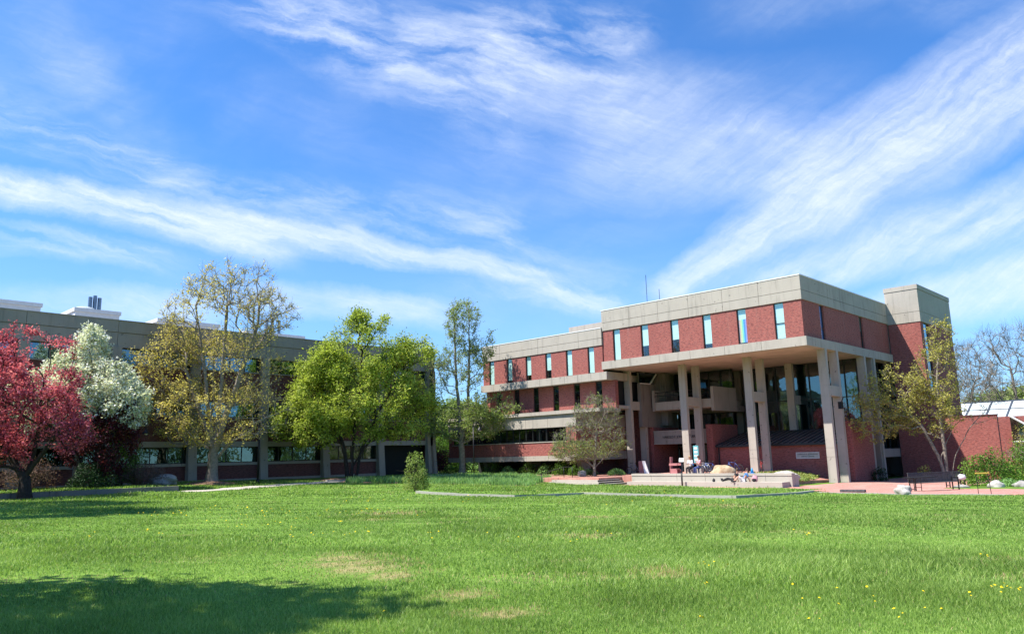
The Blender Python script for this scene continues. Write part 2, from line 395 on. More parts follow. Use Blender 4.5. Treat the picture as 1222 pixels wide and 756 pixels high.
def fast_mesh(name, V, F, mt, parent=None, rnd=None, smooth=False):
    "V (n,3) array, F (m,k) array of equal-size faces"
    me = bpy.data.meshes.new(name); V = np.asarray(V, np.float32); F = np.asarray(F, np.int32); k = F.shape[1]
    me.vertices.add(len(V)); me.vertices.foreach_set('co', V.ravel()); me.loops.add(F.size); me.loops.foreach_set('vertex_index', F.ravel())
    me.polygons.add(len(F)); me.polygons.foreach_set('loop_start', np.arange(len(F), dtype=np.int32)*k)
    me.polygons.foreach_set('use_smooth', np.full(len(F), smooth))
    me.update(calc_edges=True)
    if rnd is not None:
        a = me.attributes.new('rnd', 'FLOAT', 'FACE'); a.data.foreach_set('value', np.asarray(rnd, np.float32))
    me.materials.append(MAT[mt]); o = bpy.data.objects.new(name, me); COL.objects.link(o)
    if parent is not None: o.parent = parent; ORG[o.name] = ORG.get(parent.name, (0, 0, 0))
    return o
# ------------------------------------------------------------------ terrain
CP = np.array([(0,0,-1.6),(10,10,-1.7),(20,0,-1.85),(0,20,-1.5),(20,20,-1.9),(-20,-20,-1.6),(30,30,-2.05),(40,30,-2.3),(45,20,-2.45),(56,23,-2.5),(65,20,-2.65),(72,15,-2.75),(25,45,-1.7),(12,50,-1.6),(25,58,-1.25),(50,58.5,-1.4),(46,48,-1.8),(53,55,-1.7),(60,0,-2.6),(0,60,-1.2),(48,42,-2.2),(51,35,-2.45),(54,30,-2.5),(51,40,-2.3)], float)
_n = len(CP); _M = np.zeros((_n+3, _n+3)); _D = np.linalg.norm(CP[:, None, :2]-CP[None, :, :2], axis=2)
_M[:_n, :_n] = _D-np.eye(_n)*3; _M[:_n, _n] = 1; _M[:_n, _n+1:] = CP[:, :2]; _M[_n, :_n] = 1; _M[_n+1:, :_n] = CP[:, :2].T
_W = np.linalg.solve(_M, np.r_[CP[:, 2], 0, 0, 0])
def sstep(a, b, x): t = np.clip((x-a)/(b-a), 0, 1); return t*t*(3-2*t)
def gz(x, y):
    x = np.asarray(x, float); y = np.asarray(y, float)
    r = np.hypot(x[..., None]-CP[:, 0], y[..., None]-CP[:, 1])
    z = r@_W[:_n]+_W[_n]+_W[_n+1]*x+_W[_n+2]*y
    far = sstep(95, 190, np.hypot(x-20, y-20)); z = z*(1-far)+(-2.3)*far
    # planted bank below the overhanging reading room
    bank = sstep(50.5, 55, x)*sstep(43.5, 46, y)*sstep(66, 60, y); z = z*(1-bank)+(-1.72)*bank
    z = z+.018*np.sin(x*.9+1.)*np.cos(y*.7)+.012*np.sin(x*2.1+y*1.7)
    return z
def gzf(x, y): return float(gz(x, y))
def axis_(lo, hi): return np.concatenate([np.array([-2500, -1200, -600, -300, -150, -80, -40, -20, -10, -5.]), np.arange(lo, hi, .25), hi+np.array([0, 3, 8, 16, 30, 60, 120, 300, 700, 1500, 2500.])])
GX = axis_(-2, 80); GY = axis_(-2, 70)
XX, YY = np.meshgrid(GX, GY, indexing='ij'); ZZ = gz(XX, YY)
def raised(x, y):     # the small upper lawn behind the stone curbs
    a = ((x > 28.5) & (x < 46) & (y > 27.6) & (y < 35.4)) | ((x > 34) & (x < 46) & (y > 18.4) & (y <= 27.6))
    return a & ~((x > 42.8) & (y < 19.))
PATHL = np.array([(14, 47.1), (20.2, 47.6), (23.5, 48.2), (29, 50.4), (37.2, 53.2), (44, 55), (49, 56.2)])
def dpoly(x, y, P):
    d = np.full(np.shape(x), 1e9)
    for a, b in zip(P[:-1], P[1:]):
        ab = b-a; t = np.clip(((x-a[0])*ab[0]+(y-a[1])*ab[1])/(ab@ab), 0, 1); d = np.minimum(d, np.hypot(x-a[0]-t*ab[0], y-a[1]-t*ab[1]))
    return d
def m_path(x, y): return (dpoly(x, y, PATHL) < .95) & (x > 20.3)
def m_verge(x, y): return (y > 49.0) & (y < 58.8) & (x < 20.4)
def m_bed(x, y):
    return (y > 38.3+(x-41)*-.62+np.clip(x-41, 0, 20)*1.3) & (x > 33.5) & (x < 52) & (y < 51.2) & (x+y*0 < 52) & ((x-33.5)*.55+38.0+9.8 > 0) & (y > 50-(x-34)*1.65)
def m_pave(x, y):
    lim = 42.8+.0*x
    a = (x > lim) & (y < 18.4) & (y > -30) & ~((x > 51.5) & (y < 14.2-(x-51.5)*.0))
    b = (x > 46.2) & (x < 49.8) & (y >= 18.4) & (y < 36.5)
    c = (x > 42.8) & (x <= 46.2) & (y >= 18.4) & (y < 19.)
    d = (x > 49.8) & (x < 74) & (y >= 18.4) & (y < 23.5)
    return a | b | c | d
def m_mulch(x, y): return (x > 50.2) & (y > 42.6) & (y < 60) & (x < 60) & ~(m_path(x, y))
def sheet(name, mask, off, mt, zf=None, ext=1.):
    xc = (GX[:-1]+GX[1:])/2; yc = (GY[:-1]+GY[1:])/2; XC, YC = np.meshgrid(xc, yc, indexing='ij'); mk = mask(XC, YC)
    ii, jj = np.nonzero(mk); ny = len(GY); idx = ii*ny+jj
    F = np.stack([idx, idx+ny, idx+ny+1, idx+1], 1); Z = ZZ+off if zf is None else zf(XX, YY)
    V = np.stack([XX.ravel(), YY.ravel(), Z.ravel()], 1); used, inv = np.unique(F, return_inverse=True)
    return struct(fast_mesh(name, V[used], inv.reshape(F.shape), mt, smooth=True))
sheet('ground', lambda x, y: x == x, 0., 'grass_ground')
sheet('upper_lawn', raised, .125, 'grass_ground')
sheet('path', m_path, .012, 'path')
sheet('flower_bed', m_bed, .010, 'mulch')
sheet('brick_paving', m_pave, .012, 'brick_paving')
sheet('planting_bank', m_mulch, .012, 'mulch')
VZ = lambda x, y: np.maximum(gz(x, y)+.03, -1.30)
sheet('grass_verge', m_verge, 0, 'grass_ground', VZ)
def surf(x, y):
    z = gz(x, y); z = np.where(raised(x, y), z+.125, z); return np.where(m_verge(x, y), VZ(x, y), z)
# plaza slabs in front of the entrance
mb = MB(); mb.box(48.45, 66.5, 37.75, 44.3, -3, -1.80); mb.build('plaza_paving', 'brick_paving')['kind'] = 'structure'
mb = MB(); mb.box(51.46, 67, 28.6, 37.745, -3, -1.70)
mb.hexa([(51.46, 24.9, -3), (62.5, 24.9, -3), (62.5, 28.597, -3), (51.46, 28.597, -3), (51.46, 24.9, -2.1), (62.5, 24.9, -2.42), (62.5, 28.597, -1.75), (51.46, 28.597, -1.702)])
mb.build('plaza_paving', 'brick_paving')['kind'] = 'structure'
# ------------------------------------------------------------------ library (brick and concrete building on the right)
LIB = thing('library_building', 'brick and concrete building with an overhanging top floor on tall paired concrete columns', 'building', (56, 30, -2.4))
G_ = .025
def panels_y(mb, x, y0, y1, z0, z1, joints, t=.35):   # wall facing -x, split at joints
    ys = [y0]+sorted(j for j in joints if y0+.05 < j < y1-.05)+[y1]
    for a, b in zip(ys[:-1], ys[1:]): mb.box(x, x+t, a+(G_/2 if a > y0 else 0), b-(G_/2 if b < y1 else 0), z0, z1)
def panels_x(mb, y, x0, x1, z0, z1, joints, t=.35):   # wall facing -y
    xs = [x0]+sorted(j for j in joints if x0+.05 < j < x1-.05)+[x1]
    for a, b in zip(xs[:-1], xs[1:]): mb.box(a+(G_/2 if a > x0 else 0), b-(G_/2 if b < x1 else 0), y, y+t, z0, z1)
def piers(mb, axis, plane, a0, a1, z0, z1, centers, w, t=.5):
    "brick between slots; axis 'y' wall facing -x, 'x' wall facing -y"
    cs = sorted(centers); e = [a0]+[v for c in cs for v in (c-w/2, c+w/2)]+[a1]
    for i in range(0, len(e), 2):
        if e[i+1]-e[i] < .02: continue
        if axis == 'y': mb.box(plane, plane+t, e[i], e[i+1], z0, z1)
        else: mb.box(e[i], e[i+1], plane, plane+t, z0, z1)
def slot_window(par, axis, plane, c, w, z0, z1, blind=1., bm='blind', gm='glass_clear', rec=.12, mull=(), label=None):
    fr = MB(); t = .05; g = MB(); b = MB()
    def bx(mb, a0, a1, d0, d1, q0, q1):
        if axis == 'y': mb.box(plane+d0, plane+d1, a0, a1, q0, q1)
        else: mb.box(a0, a1, plane+d0, plane+d1, q0, q1)
    a0, a1 = c-w/2+.002, c+w/2-.002; z0 += .002; z1 -= .002
    bx(fr, a0, a0+t, rec, rec+.08, z0, z1); bx(fr, a1-t, a1, rec, rec+.08, z0, z1); bx(fr, a0+t, a1-t, rec, rec+.08, z0, z0+t); bx(fr, a0+t, a1-t, rec, rec+.08, z1-t, z1)
    for q in mull: 
        if q[0] == 'h': bx(fr, a0+t, a1-t, rec-.01, rec+.07, q[1]-.025, q[1]+.025)
        else: bx(fr, q[1]-.03, q[1]+.03, rec-.012, rec+.07, z0+t, z1-t)
    f = fr.build('window', 'dark_frame', par)
    if label: f['label'] = label
    bx(g, a0+t, a1-t, rec+.03, rec+.04, z0+t, z1-t); g.build('pane', gm, f)
    if blind > 0:
        bx(b, a0+t+.01, a1-t-.01, rec+.055, rec+.07, z1-(z1-z0)*blind, z1-t); b.build('blind', bm, f)
    return f
FW = [40.9, 37.86, 34.80, 31.72, 28.62, 25.50]
jt = [39.40, 36.32, 33.30, 30.14, 27.0]
# top floor
mb = MB(); panels_y(mb, 55.9, 23.6, 42.45, 11.15, 11.87, jt); panels_y(mb, 55.9, 23.6, 42.45, 11.90, 13.0, jt)
sj = [61.0, 66.4, 71.2]
panels_x(mb, 23.6, 56.25, 74.5, 11.15, 11.87, sj); panels_x(mb, 23.6, 56.25, 74.5, 11.90, 13.0, sj)
mb.box(56.25, 56.6, 42.1, 42.45, 11.15, 13.0); mb.box(56.6, 74.5, 42.1, 42.45, 11.15, 13.0)
par = mb.build('parapet', 'concrete', LIB)
mb = MB(); mb.box(55.87, 56.3, 23.57, 42.48, 13.0, 13.08); mb.box(56.3, 74.5, 23.57, 23.98, 13.0, 13.08); mb.build('coping', 'white_panel', par)
mb = MB(); mb.box(56.2, 74.5, 24.0, 42.1, 11.3, 12.7); mb.build('roof', 'roof_gravel', LIB)
mb = MB(); piers(mb, 'y', 55.98, 23.68, 42.42, 8.3, 11.15, FW, .80); piers(mb, 'x', 23.68, 56.48, 74.5, 8.3, 11.15, [59.66, 67.9], .80); mb.box(56.48, 58.4, 41.92, 42.42, 8.3, 11.15)
mb.build('wall', 'brick', LIB)
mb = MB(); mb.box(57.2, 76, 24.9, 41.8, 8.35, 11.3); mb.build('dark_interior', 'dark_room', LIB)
for i, c in enumerate(FW):
    bl = [1., .66, .60, .86, .35, 1.][i]
    f = slot_window(LIB, 'y', 55.98, c, .80, 8.32, 11.14, bl, 'blind', mull=[('h', 9.55)] if i == 5 else ())
    if i == 4:
        f['label'] = 'window with a rainbow striped flag hanging inside the glass'
        cols = [('flag_red', (.85, .45, .40)), ('flag_yellow', (.80, .78, .35)), ('flag_green', (.35, .72, .55)), ('flag_blue', (.10, .32, .85)), ('flag_violet', (.42, .34, .80))]
        for k, (nm, cc) in enumerate(cols):
            plain(nm, cc, .8, 0, .2, .05)
            q = MB(); y1 = c+.33-k*.132; q.box(56.145, 56.153, y1-.130, y1, 8.45, 10.30); q.build('flag_stripe', nm, f)
slot_window(LIB, 'x', 23.68, 59.66, .80, 8.32, 11.14, 1., 'blue_glass_paint', mull=[('h', 9.3)], label='narrow window with a bright blue blind')
slot_window(LIB, 'x', 23.68, 67.9, .80, 8.32, 11.14, .45, 'blind_grey')
mb = MB(); js = [39.4+.02, 37.86, 36.3, 34.8, 33.3, 31.7, 30.2, 28.6, 27.0, 25.5]
panels_y(mb, 55.72, 23.42, 42.5, 7.6, 8.298, jt, .63); panels_x(mb, 23.42, 56.35, 74.3, 7.6, 8.298, sj, .63)
mb.box(56.35, 60.2, 41.9, 42.5, 7.6, 8.298)
mb.build('ledge', 'concrete', LIB)
mb = MB(); ys = [24.05, 26.9, 30.0, 33.1, 36.2, 39.3, 41.9]
for a, b in zip(ys[:-1], ys[1:]):
    for x0, x1 in ((56.35, 61.1), (61.13, 66.9), (66.93, 74.3)): mb.box(x0, x1, a+.015, b-.015, 7.64, 8.0)
mb.build('soffit', 'soffit', LIB)
mb = MB(); mb.box(56.4, 74.3, 24.1, 41.9, 8.02, 8.3); mb.build('floor_slab', 'concrete', LIB)
# paired columns
def colpair(x, y, zb, zt=7.638, w=.64, lk=(3.98, 4.80)):
    d = .36
    for xx in (x, x+2.2):
        t = MB(); zz = [zb, -.60, .08, lk[0], lk[1], zt] if zb < -1 else [zb, lk[0], lk[1], zt]
        for a, b in zip(zz[:-1], zz[1:]): t.box(xx, xx+d, y-w/2, y+w/2, a, b-.02 if b < zt else b)
        for a in zz[1:-1]: t.box(xx+.02, xx+d-.02, y-w/2+.02, y+w/2-.02, a-.022, a+.002)
        c = t.build('column', 'concrete', LIB)
    t = MB(); t.box(x+d+.004, x+2.196, y-w/2+.02, y+w/2-.02, lk[0]+.02, lk[1]-.02); t.build('link_block', 'concrete', LIB)
for y, zb in ((23.73, -2.75), (30.0, -1.72), (36.2, -1.72), (42.12, -1.84)): colpair(58.9, y, zb)
for y, zb in ((30.0, 1.72), (36.2, -1.7)): colpair(66.75, y, zb)
colpair(67.0, 23.73, -2.8)
# glass hall behind the columns
def glasswall(axis, plane, a0, a1, z0, z1, n, hz=(), gm='glass_tint', nm='glass_wall'):
    g = MB(); fr = MB()
    def bx(mb, p0, p1, d0, d1, q0, q1):
        if axis == 'y': mb.box(plane+d0, plane+d1, p0, p1, q0, q1)
        else: mb.box(p0, p1, plane+d0, plane+d1, q0, q1)
    bx(g, a0, a1, .04, .05, z0, z1); o = g.build(nm, gm, LIB)
    for i in range(n+1):
        p = a0+(a1-a0)*i/n; bx(fr, p-.04, p+.04, -.05, .035, z0, z1)
    for h in (z0, z1)+tuple(hz): bx(fr, a0, a1, -.03, .036, h-.04, h+.04)
    fr.build('mullions', 'dark_frame', o); return o
glasswall('y', 68.15, 24.55, 35.1, 1.72, 7.6, 10, (4.4,))
glasswall('x', 24.5, 68.25, 74.5, -.08, 7.6, 5, (3.9,))
glasswall('y', 66.2, 35.2, 41.5, 4.3, 7.6, 5)
glasswall('y', 66.6, 35.6, 41.5, .9, 3.6, 4)
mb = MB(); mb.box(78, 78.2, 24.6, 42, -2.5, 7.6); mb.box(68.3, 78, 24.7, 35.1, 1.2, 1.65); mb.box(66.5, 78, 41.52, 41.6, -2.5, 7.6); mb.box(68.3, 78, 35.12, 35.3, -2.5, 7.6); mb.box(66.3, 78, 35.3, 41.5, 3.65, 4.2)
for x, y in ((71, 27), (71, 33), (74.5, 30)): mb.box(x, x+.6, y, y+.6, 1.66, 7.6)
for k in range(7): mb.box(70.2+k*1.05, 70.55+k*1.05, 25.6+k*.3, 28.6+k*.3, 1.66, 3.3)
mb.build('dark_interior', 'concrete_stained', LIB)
# low brick front wall with the seamed metal roof
mb = MB(); mb.box(62.6, 63.0, 24.12, 35.28, -2.9, .34); mb.box(66.4, 69, 24.0, 24.4, -2.9, 1.4)
mb.build('wall', 'brick', LIB)
mb = MB(); mb.hexa([(62.35, 24.12, .36), (68.1, 24.12, 1.62), (68.1, 35.28, 1.62), (62.35, 35.28, .36), (62.35, 24.12, .50), (68.1, 24.12, 1.74), (68.1, 35.28, 1.74), (62.35, 35.28, .50)])
mr = mb.build('metal_roof', 'roof_metal', LIB)
mb = MB()
for k in range(22):
    y = 24.3+k*.52; mb.hexa([(62.33, y-.02, .50), (68.1, y-.02, 1.74), (68.1, y+.02, 1.74), (62.33, y+.02, .50), (62.33, y-.02, .56), (68.1, y-.02, 1.80), (68.1, y+.02, 1.80), (62.33, y+.02, .56)])
mb.box(62.28, 62.34, 24.12, 35.28, .34, .52); mb.build('roof_seams', 'dark_frame', mr)
mb = MB(); mb.tube([(62.52, 35.1, -1.7), (62.52, 35.1, .4)], .06, 8); mb.build('downspout', 'black_metal', LIB)
for q in ((62.0, 66.4, 23.2, 23.98, -2.9, 2.1), (62.0, 66.6, 35.3, 35.95, -2.4, 2.42), (62.0, 66.6, 41.62, 42.3, -2.4, 2.42)): mb = MB(); mb.box(*q); mb.build('brick_pier', 'brick', LIB)
# entrance canopy with lettering
mb = MB(); mb.box(62.05, 64.5, 35.97, 41.55, .80, 2.05); cano = mb.build('canopy', 'concrete_grey', LIB)
mb = MB(); mb.box(62.0, 62.045, 35.97, 41.55, .80, .87); mb.box(62.0, 62.045, 35.97, 41.55, 1.98, 2.05); mb.build('trim', 'concrete', cano)
def text(s, size, loc, mt, parent, name='lettering', thick=.012, width=None):
    c = bpy.data.curves.new(name, 'FONT'); c.body = s; c.size = size; c.extrude = thick; c.align_x = 'CENTER'; c.align_y = 'CENTER'
    o = bpy.data.objects.new(name, c); COL.objects.link(o); bpy.context.view_layer.update()
    dg = bpy.context.evaluated_depsgraph_get(); me = bpy.data.meshes.new_from_object(o.evaluated_get(dg)); bpy.data.objects.remove(o)
    v = np.array([x.co[:] for x in me.vertices]); w = v[:, 0].max()-v[:, 0].min(); k = 1 if width is None else width/w
    og = ORG[parent.name]
    # reads left to right towards -y, facing -x
    for vx in me.vertices:
        x, y, z = vx.co; vx.co = (loc[0]-z-og[0], loc[1]-x*k-og[1], loc[2]+y-og[2])
    me.flip_normals(); me.materials.clear(); me.materials.append(MAT[mt]); o = bpy.data.objects.new(name, me); COL.objects.link(o); o.parent = parent; return o
text('HAROLD F. JOHNSON LIBRARY', .33, (62.03, 38.55, 1.42), 'sign_text', cano, width=4.0)
mb = MB(); mb.box(62.55, 62.597, 26.15, 28.05, -.72, -.25); pl = mb.build('plaque', 'sign_plate', LIB)
mb = MB(); mb.box(62.53, 62.549, 26.13, 28.07, -.27, -.23); mb.box(62.53, 62.549, 26.13, 28.07, -.74, -.70); mb.box(62.53, 62.549, 26.13, 26.17, -.70, -.27); mb.box(62.53, 62.549, 28.03, 28.07, -.70, -.27); mb.build('plaque_frame', 'white_panel', pl)
text('HAROLD F. JOHNSON', .17, (62.54, 27.1, -.39), 'letter_on_plate', pl, width=1.65)
text('LIBRARY CENTER', .12, (62.54, 27.1, -.57), 'letter_on_plate', pl, width=1.1)
# entrance doors
mb = MB(); mb.box(66.0, 66.12, 36.0, 36.3, -1.7, .78)
for y in (36.3, 37.35, 38.4, 39.45, 40.5, 41.4): mb.box(66.0, 66.1, y-.06, y+.06, -1.7, .5)
mb.box(66.0, 66.1, 36.3, 41.5, .5, .62); mb.box(66.0, 66.1, 36.3, 41.5, -1.7, -1.5)
dr = mb.build('door', 'steel', LIB)
mb = MB(); mb.box(66.05, 66.06, 36.3, 41.5, -1.7, .78); mb.build('pane', 'glass_tint', dr)
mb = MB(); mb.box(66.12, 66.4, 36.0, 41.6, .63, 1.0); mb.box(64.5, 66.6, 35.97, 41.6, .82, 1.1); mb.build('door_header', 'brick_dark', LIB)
# balcony
mb = MB(); mb.box(62.0, 62.22, 35.2, 41.15, 3.95, 4.72); mb.box(62.22, 66.15, 35.2, 41.15, 3.95, 4.2); ba = mb.build('balcony', 'concrete', LIB)
for q in ((61.9, 66.1, 41.16, 41.42, 3.88, 5.85), (61.9, 66.1, 34.9, 35.18, 3.62, 5.78)): mb = MB(); mb.box(*q); mb.build('balcony_wing', 'concrete_grey', ba)
mb = MB(); mb.box(61.97, 62.03, 35.2, 41.15, 5.25, 5.31)
mb.tube([(62.1, 35.2, 5.62), (62.1, 41.15, 5.62)], .035, 6)
for k in range(7): mb.tube([(62.1, 35.6+k*.88, 4.72), (62.1, 35.6+k*.88, 5.62)], .022, 5)
mb.build('railing', 'black_metal', ba)
# stained concrete side wall under the slab, with skylight
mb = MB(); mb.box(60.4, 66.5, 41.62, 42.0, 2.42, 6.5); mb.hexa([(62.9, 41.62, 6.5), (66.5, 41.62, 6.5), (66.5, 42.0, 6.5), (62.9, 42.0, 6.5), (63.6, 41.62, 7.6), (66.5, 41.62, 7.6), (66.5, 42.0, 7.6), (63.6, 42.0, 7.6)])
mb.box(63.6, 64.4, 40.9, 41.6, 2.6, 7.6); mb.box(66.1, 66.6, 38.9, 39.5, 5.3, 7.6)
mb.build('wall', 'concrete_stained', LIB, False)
mb = MB(); mb.hexa([(60.2, 41.55, 6.55), (61.8, 41.55, 6.55), (61.8, 41.6, 6.55), (60.2, 41.6, 6.55), (60.2, 41.55, 7.5), (62.9, 41.55, 7.5), (62.9, 41.6, 7.5), (60.2, 41.6, 7.5)]); sk = mb.build('skylight', 'glass_blue', LIB)
mb = MB(); mb.tube([(61.85, 41.5, 6.5), (62.95, 41.5, 7.5)], .07, 5); mb.tube([(60.2, 41.5, 6.5), (61.85, 41.5, 6.5)], .05, 5); mb.build('skylight_frame', 'white_panel', sk)
# west wing
AW = [57.0, 54.40, 51.76, 49.12, 46.48, 43.84]; aj = [55.7, 53.1, 50.4, 47.8, 45.2]
mb = MB(); panels_y(mb, 55.8, 42.47, 58.3, 9.86, 10.50, aj[::2]); panels_y(mb, 55.8, 42.47, 58.3, 10.53, 11.42, aj[::2])
mb.box(56.15, 76, 57.95, 58.3, 9.86, 11.42)
pa = mb.build('parapet', 'concrete', LIB); mb = MB(); mb.box(55.77, 56.2, 42.47, 58.33, 11.42, 11.50); mb.build('coping', 'white_panel', pa)
mb = MB(); mb.box(56.2, 76, 42.5, 57.9, 10.2, 11.1); mb.build('roof', 'roof_gravel', LIB)
mb = MB(); mb.box(61, 76, 42.5, 50.6, 11.1, 13.1); mb.build('penthouse', 'concrete', LIB)
mb = MB(); piers(mb, 'y', 55.88, 42.47, 58.26, 7.38, 9.86, AW, .76, .45); mb.box(56.33, 76, 57.8, 58.26, 4.0, 9.86)
piers(mb, 'y', 56.86, 41.95, 57.8, 4.1, 6.675, AW, .76, .45); mb.build('wall', 'brick', LIB)
mb = MB(); mb.box(56.28, 75, 42.5, 58.4, 6.72, 7.34) ; mb.box(57.35, 60.2, 42.0, 57.7, 4.1, 4.4); mb.build('floor_slab', 'concrete', LIB)
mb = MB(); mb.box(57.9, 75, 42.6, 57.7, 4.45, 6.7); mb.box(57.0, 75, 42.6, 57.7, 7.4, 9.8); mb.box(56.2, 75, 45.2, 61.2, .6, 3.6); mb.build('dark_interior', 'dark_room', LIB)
for i, c in enumerate(AW):
    slot_window(LIB, 'y', 55.88, c, .76, 7.39, 9.85, [1, .9, .78, .68, 1, 1][i], 'blind')
    slot_window(LIB, 'y', 56.86, c, .76, 4.12, 6.69, [.3, .5, .42, .25, .3, .4][i], 'blind_grey', 'glass_tint', mull=[('h', 5.1), ('h', 5.95)])
mb = MB(); panels_y(mb, 55.72, 42.0, 58.5, 6.68, 7.375, [56.6, 55, 53.4, 51.8, 50.2, 48.6, 47.0, 45.4, 43.8], .55); mb.box(56.271, 59.4, 42.0, 42.45, 6.68, 7.375); mb.build('ledge', 'concrete', LIB)
# lower volume hanging over the planting bank
mb = MB(); mb.box(53.8, 56.85, 41.5, 61.9, 3.74, 4.06); mb.build('ledge', 'concrete', LIB)
mb = MB(); panels_y(mb, 54.0, 44.4, 61.8, 2.58, 3.735, [59, 56.2, 53.4, 50.6, 47.8], .4); panels_x(mb, 44.4, 54.41, 61.5, 2.58, 3.735, [58], .4); 
panels_y(mb, 53.95, 44.38, 61.82, -.46, .0, [59, 56.2, 53.4, 50.6, 47.8], .4); panels_x(mb, 44.38, 54.36, 61.5, -.46, .28, [58], .4); mb.box(54.4, 61.5, 44.8, 61.4, -.46, -.2)
mb.build('concrete_band', 'concrete', LIB)
mb = MB(); mb.box(54.03, 54.4, 44.45, 61.75, 0.0, 1.22); mb.box(54.4, 61.5, 44.45, 44.8, .285, 2.575); mb.box(54.03, 54.4, 44.45, 45.6, 1.22, 2.575); mb.box(54.03, 54.4, 61.2, 61.75, 1.22, 2.575); mb.build('wall', 'brick', LIB)
mb = MB(); mb.box(53.97, 54.42, 45.6, 61.2, 1.222, 1.29); mb.build('sill', 'concrete', LIB)
for k in range(6):
    c = 46.9+k*2.6
    slot_window(LIB, 'y', 54.05, c, 2.56, 1.295, 2.575, [0, .0, .0, .95, .2, .4][k], 'blind_grey', 'glass_green', .2, [('v', c-.43), ('v', c+.43)])
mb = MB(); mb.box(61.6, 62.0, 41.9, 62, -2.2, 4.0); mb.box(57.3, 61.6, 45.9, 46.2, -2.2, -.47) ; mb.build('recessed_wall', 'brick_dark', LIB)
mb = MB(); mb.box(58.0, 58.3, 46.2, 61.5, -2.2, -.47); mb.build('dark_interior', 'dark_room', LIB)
for y in (45.6, 51.8, 58):
    mb = MB(); mb.hexa([(56.2, y-.3, -2.3), (57.0, y-.3, -2.3), (57.0, y+.3, -2.3), (56.2, y+.3, -2.3), (55.6, y-.3, -.47), (57.0, y-.3, -.47), (57.0, y+.3, -.47), (55.6, y+.3, -.47)]); mb.build('support_pier', 'concrete_grey', LIB)
# stair tower at the right
mb = MB(); mb.box(74.5, 84.4, 20.8, 23.64, 11.08, 12.0); mb.box(74.5, 84.4, 20.8, 23.64, 12.03, 14.05); mb.box(74.46, 84.44, 20.76, 23.68, 14.08, 14.5); mb.box(74.6, 84.3, 20.9, 23.6, 12.0, 12.03); mb.box(74.6, 84.3, 20.9, 23.6, 14.05, 14.08); tw = mb.build('tower_top', 'concrete', LIB)
mb = MB(); mb.box(74.55, 75.35, 20.87, 23.6, -3, 11.078); mb.box(75.35, 84.35, 21.2, 23.6, -3, 11.078); mb.box(76.95, 84.35, 20.87, 21.2, -3, 11.078); mb.box(75.35, 76.95, 20.87, 21.2, -3, 4.2); mb.build('tower_wall', 'brick', LIB)
slot_window(LIB, 'x', 20.87, 76.15, 1.58, 4.21, 11.07, .5, 'blind_grey', 'glass_blue', .1, [('h', 6), ('h', 7.7), ('h', 9.4)])
mb = MB(); mb.box(74.52, 84.3, 23.7, 42.4, 7.7, 12.9); mb.box(78.3, 84.3, 23.7, 42.4, -3, 7.69); mb.build('rear_block', 'concrete', LIB)
# side entrance between column and tower
mb = MB(); mb.box(69.0, 69.3, 23.55, 24.4, -2.9, 7.6); mb.box(69.3, 74.0, 23.6, 24.4, -.82, -.12); mb.build('door_surround', 'concrete_grey', LIB)
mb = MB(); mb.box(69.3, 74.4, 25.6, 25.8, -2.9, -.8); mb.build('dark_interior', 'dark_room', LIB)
# roof aerials
for x, y, z in ((62, 41.4, 17.2), (65, 41.9, 16.3)): mb = MB(); mb.tube([(x, y, 12.7), (x, y, z)], .025, 5); mb.build('antenna', 'black_metal', LIB)
# wall lamp on the corner column
mb = MB(); mb.box(60.2, 60.5, 23.05, 23.33, 3.0, 3.55); mb.tube([(60.3, 23.1, 3.5), (60.3, 22.9, 3.9)], .04, 5); mb.build('wall_lamp', 'black_metal', LIB)
# ------------------------------------------------------------------ long building on the left
LB = thing('lecture_hall_building', 'long grey concrete and dark brick building in shade behind the trees on the left', 'building', (25, 59.3, -1.3))
X0, X1, YL = -9.6, 49.9, 59.3
cx = [25.65+5.88*k for k in range(-5, 5)]
mb = MB()
xs = [X0]+[c for c in cx if X0 < c < X1-1]+[X1]
for a, b in zip(xs[:-1], xs[1:]): mb.box(a+.012, b-.012, YL-.25, YL+.3, 9.66, 10.50); mb.box(a+.012, b-.012, YL-.2, YL+.3, 8.55, 9.63)
mb.box(X1-.35, X1, YL+.3, 80, 8.55, 10.5)
lp = mb.build('parapet', 'concrete_grey', LB); mb = MB(); mb.box(X0, X1+.03, YL-.29, YL+.34, 10.50, 10.57); mb.box(X1-.39, X1+.03, YL+.34, 80, 10.50, 10.57); mb.build('coping', 'concrete_grey', lp)
mb = MB(); mb.box(X0, X1-.4, YL+.35, 80, 8.6, 10.2); mb.build('roof', 'roof_gravel', LB)
mb = MB()
mb.box(X0, X1, YL+.08, YL+.5, 4.90, 7.28); mb.box(X0, X1, YL+.08, YL+.5, 1.76, 3.58)
mb.box(X0, 43.6, YL+.08, YL+.5, -1.9, -.12); mb.box(43.6, X1, YL+1.5, YL+1.8, -1.9, 1.76); mb.box(X1-.5, X1, YL+.5, 80, -1.9, 8.55)
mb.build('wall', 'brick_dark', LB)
mb = MB(); mb.box(X0, X1, YL-.02, YL+.5, 7.285, 7.36); mb.box(X0, X1, YL-.02, YL+.5, 3.585, 3.66); mb.box(X0, 43.6, YL-.05, YL+.5, -.115, .10); mb.box(X0, X1, YL-.04, YL+.5, 1.34, 1.755); mb.box(X0, 43.6, YL-.1, YL+.08, -1.9, -1.18)
mb.build('concrete_band', 'concrete_grey', LB)
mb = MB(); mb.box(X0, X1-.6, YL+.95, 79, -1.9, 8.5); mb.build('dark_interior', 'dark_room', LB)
rnd = random.Random(5)
bays = list(zip(cx[:-1], cx[1:]))
